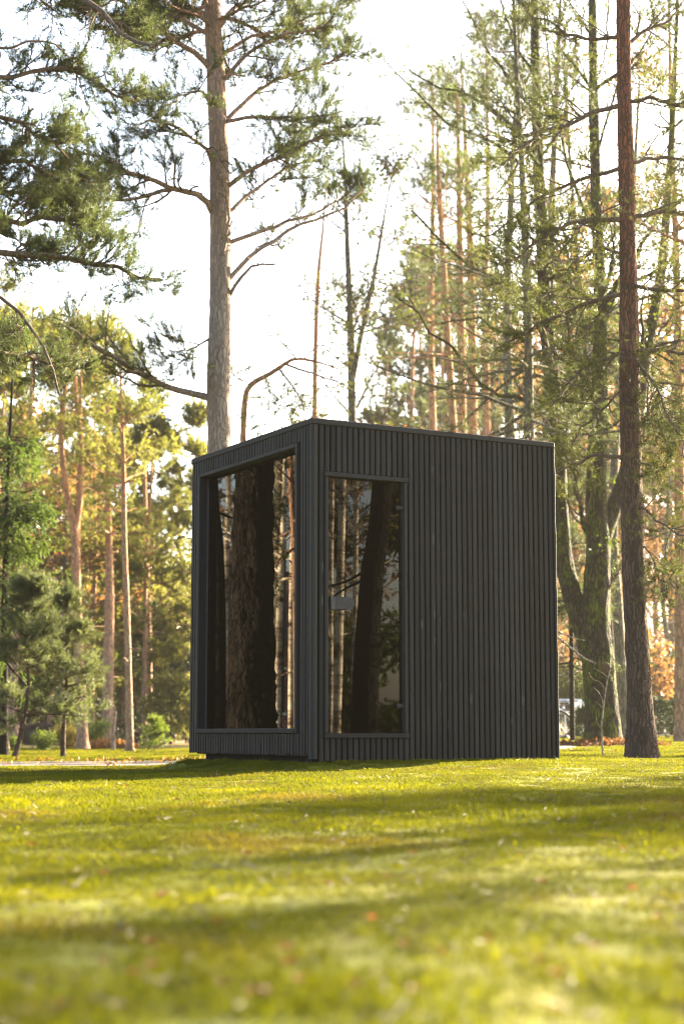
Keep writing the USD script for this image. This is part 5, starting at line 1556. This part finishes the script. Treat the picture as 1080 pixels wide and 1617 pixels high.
rg = RG(520)
fallen(588, 1452, .022, 'orange_leaf', 'bright orange-red fallen leaf in the middle of the near lawn', rg)
fallen(999, 1404, .024, 'orange_leaf', 'orange-red fallen leaf in the grass at the right', rg)
for px, py in [(122, 1448), (165, 1380), (355, 1292), (612, 1384), (714, 1434), (240, 1490), (92, 1428), (705, 1336), (856, 1394), (770, 1486), (958, 1322), (195, 1352), (390, 1350), (982, 1302), (250, 1418), (655, 1568), (95, 1588), (560, 1556), (345, 1310), (880, 1540), (450, 1500), (820, 1350), (660, 1290), (240, 1528), (50, 1335), (1040, 1450), (530, 1330)] + [(float(a), float(b)) for a, b in zip(np.random.default_rng(8).uniform(0, 1080, 22), np.random.default_rng(9).uniform(1240, 1600, 22))]:
    fallen(px, py, float(rg.uniform(.016, .03)), 'dry_leaf', 'small dry brown leaf lying in the grass of the near lawn', rg, 'brown leaves fallen on the lawn')
# needles and leaf scraps on the roof's edges
n = 420
u = rg.random(n)
side = rg.random(n) < .55
ra = np.where(side[:, None], np.stack([u * W_, rg.uniform(.0, .10, n)], 1), np.stack([rg.uniform(.0, .10, n), u * L_], 1))
rp = C0 + ra[:, :1] * eR + ra[:, 1:] * eL + np.array([0, 0, H_ + .004])
v1, f1 = leaves(rp[:90], .028, rg, droop=-.3, scatter=.004)
dd = nrm(rg.normal(size=(n, 3)) * [1, 1, .25])
v2, f2 = tubes(np.stack([rp - dd * .02, rp + dd * .02], 1), np.full((n, 2), .0016), 3)
tag(obj('roof_litter', join((v1, f1), (v2, np.vstack([f2[:, [0, 1, 2]], f2[:, [0, 2, 3]]]))), 'dry_leaf', kind='stuff'), 'dry needles and leaf scraps lying along the cabin roof edge', 'leaf litter', kind='stuff')
# clover and plantain between the grass, brown needles dropped on it
m_ = 140
wy = rg.uniform(1.6, 13, m_)
wx = rg.uniform(-1, 1, m_) * (.22 * wy + .4)
ok = np.array([not (-.1 < (np.array([a, b]) - C0[:2]) @ eR[:2] < W_ + .1 and -.1 < (np.array([a, b]) - C0[:2]) @ eL[:2] < L_ + .1) for a, b in zip(wx, wy)])
cl = np.stack([wx, wy, ground(wx, wy) + .016], 1)[ok]
cv = leaves(cl, .013, rg, droop=-.1, k=16, scatter=1e-6)
off = np.repeat(np.repeat(rg.normal(size=(len(cl) * 16, 2)) * .035, 1, 0), 4, 0)
cv[0][:, :2] += off
tag(obj('lawn_weeds', cv, 'grass_blades', kind='stuff'), 'small clover and weed leaves growing between the grass', 'weeds', kind='stuff')
m_ = 3000
wy = 1.4 + 12 * rg.random(m_) ** 1.3
wx = rg.uniform(-1, 1, m_) * (.22 * wy + .4)
npz = np.stack([wx, wy, ground(wx, wy) + rg.uniform(.012, .03, m_)], 1)
dd = nrm(rg.normal(size=(m_, 3)) * [1, 1, .2])
tag(obj('needle_litter', needles(npz, dd, 2, .01, .05, .0022, rg, spread=(2, 10)), 'heap_twigs', kind='stuff'), 'brown dropped pine needles scattered through the lawn', 'needle litter', kind='stuff')
# leaves strewn over the lane and the far grass: nobody could count them
n = 2600
i = rg.integers(10, 130, n)
lp_ = lane_c[i] + nr[i] * rg.uniform(-2.9, 3.4, (n, 1)) + tn[i] * rg.uniform(-.6, .6, (n, 1))
lp_ = lp_[(lp_[:, 1] < 60)]
lp_[:, 2] = ground(lp_[:, 0], lp_[:, 1]) + .035
obj_ = obj('leaf_litter', leaves(lp_, .06, rg, droop=-.2, scatter=.01), 'brush_leaves', kind='stuff')
tag(obj_, 'scattered brown and yellow leaves on the gravel lane', 'leaf litter', kind='stuff')

# ------------------------------------------------------------------ the air
HAZE = 0.00012
if HAZE:
    usdkit.material(stage, '/World/Looks/haze_look', {'v': ('principled_volume', dict(color=(1, .95, .85), density=HAZE, anisotropy=.55))}, [], volume='v.volume')
    hz = obj('haze', MB().box((-500, -440, -3), (500, 500, 75)).mesh(), 'haze_look', kind='stuff')
    tag(hz, 'faint golden autumn haze hanging in the wood and over the lawn', 'haze', kind='stuff')
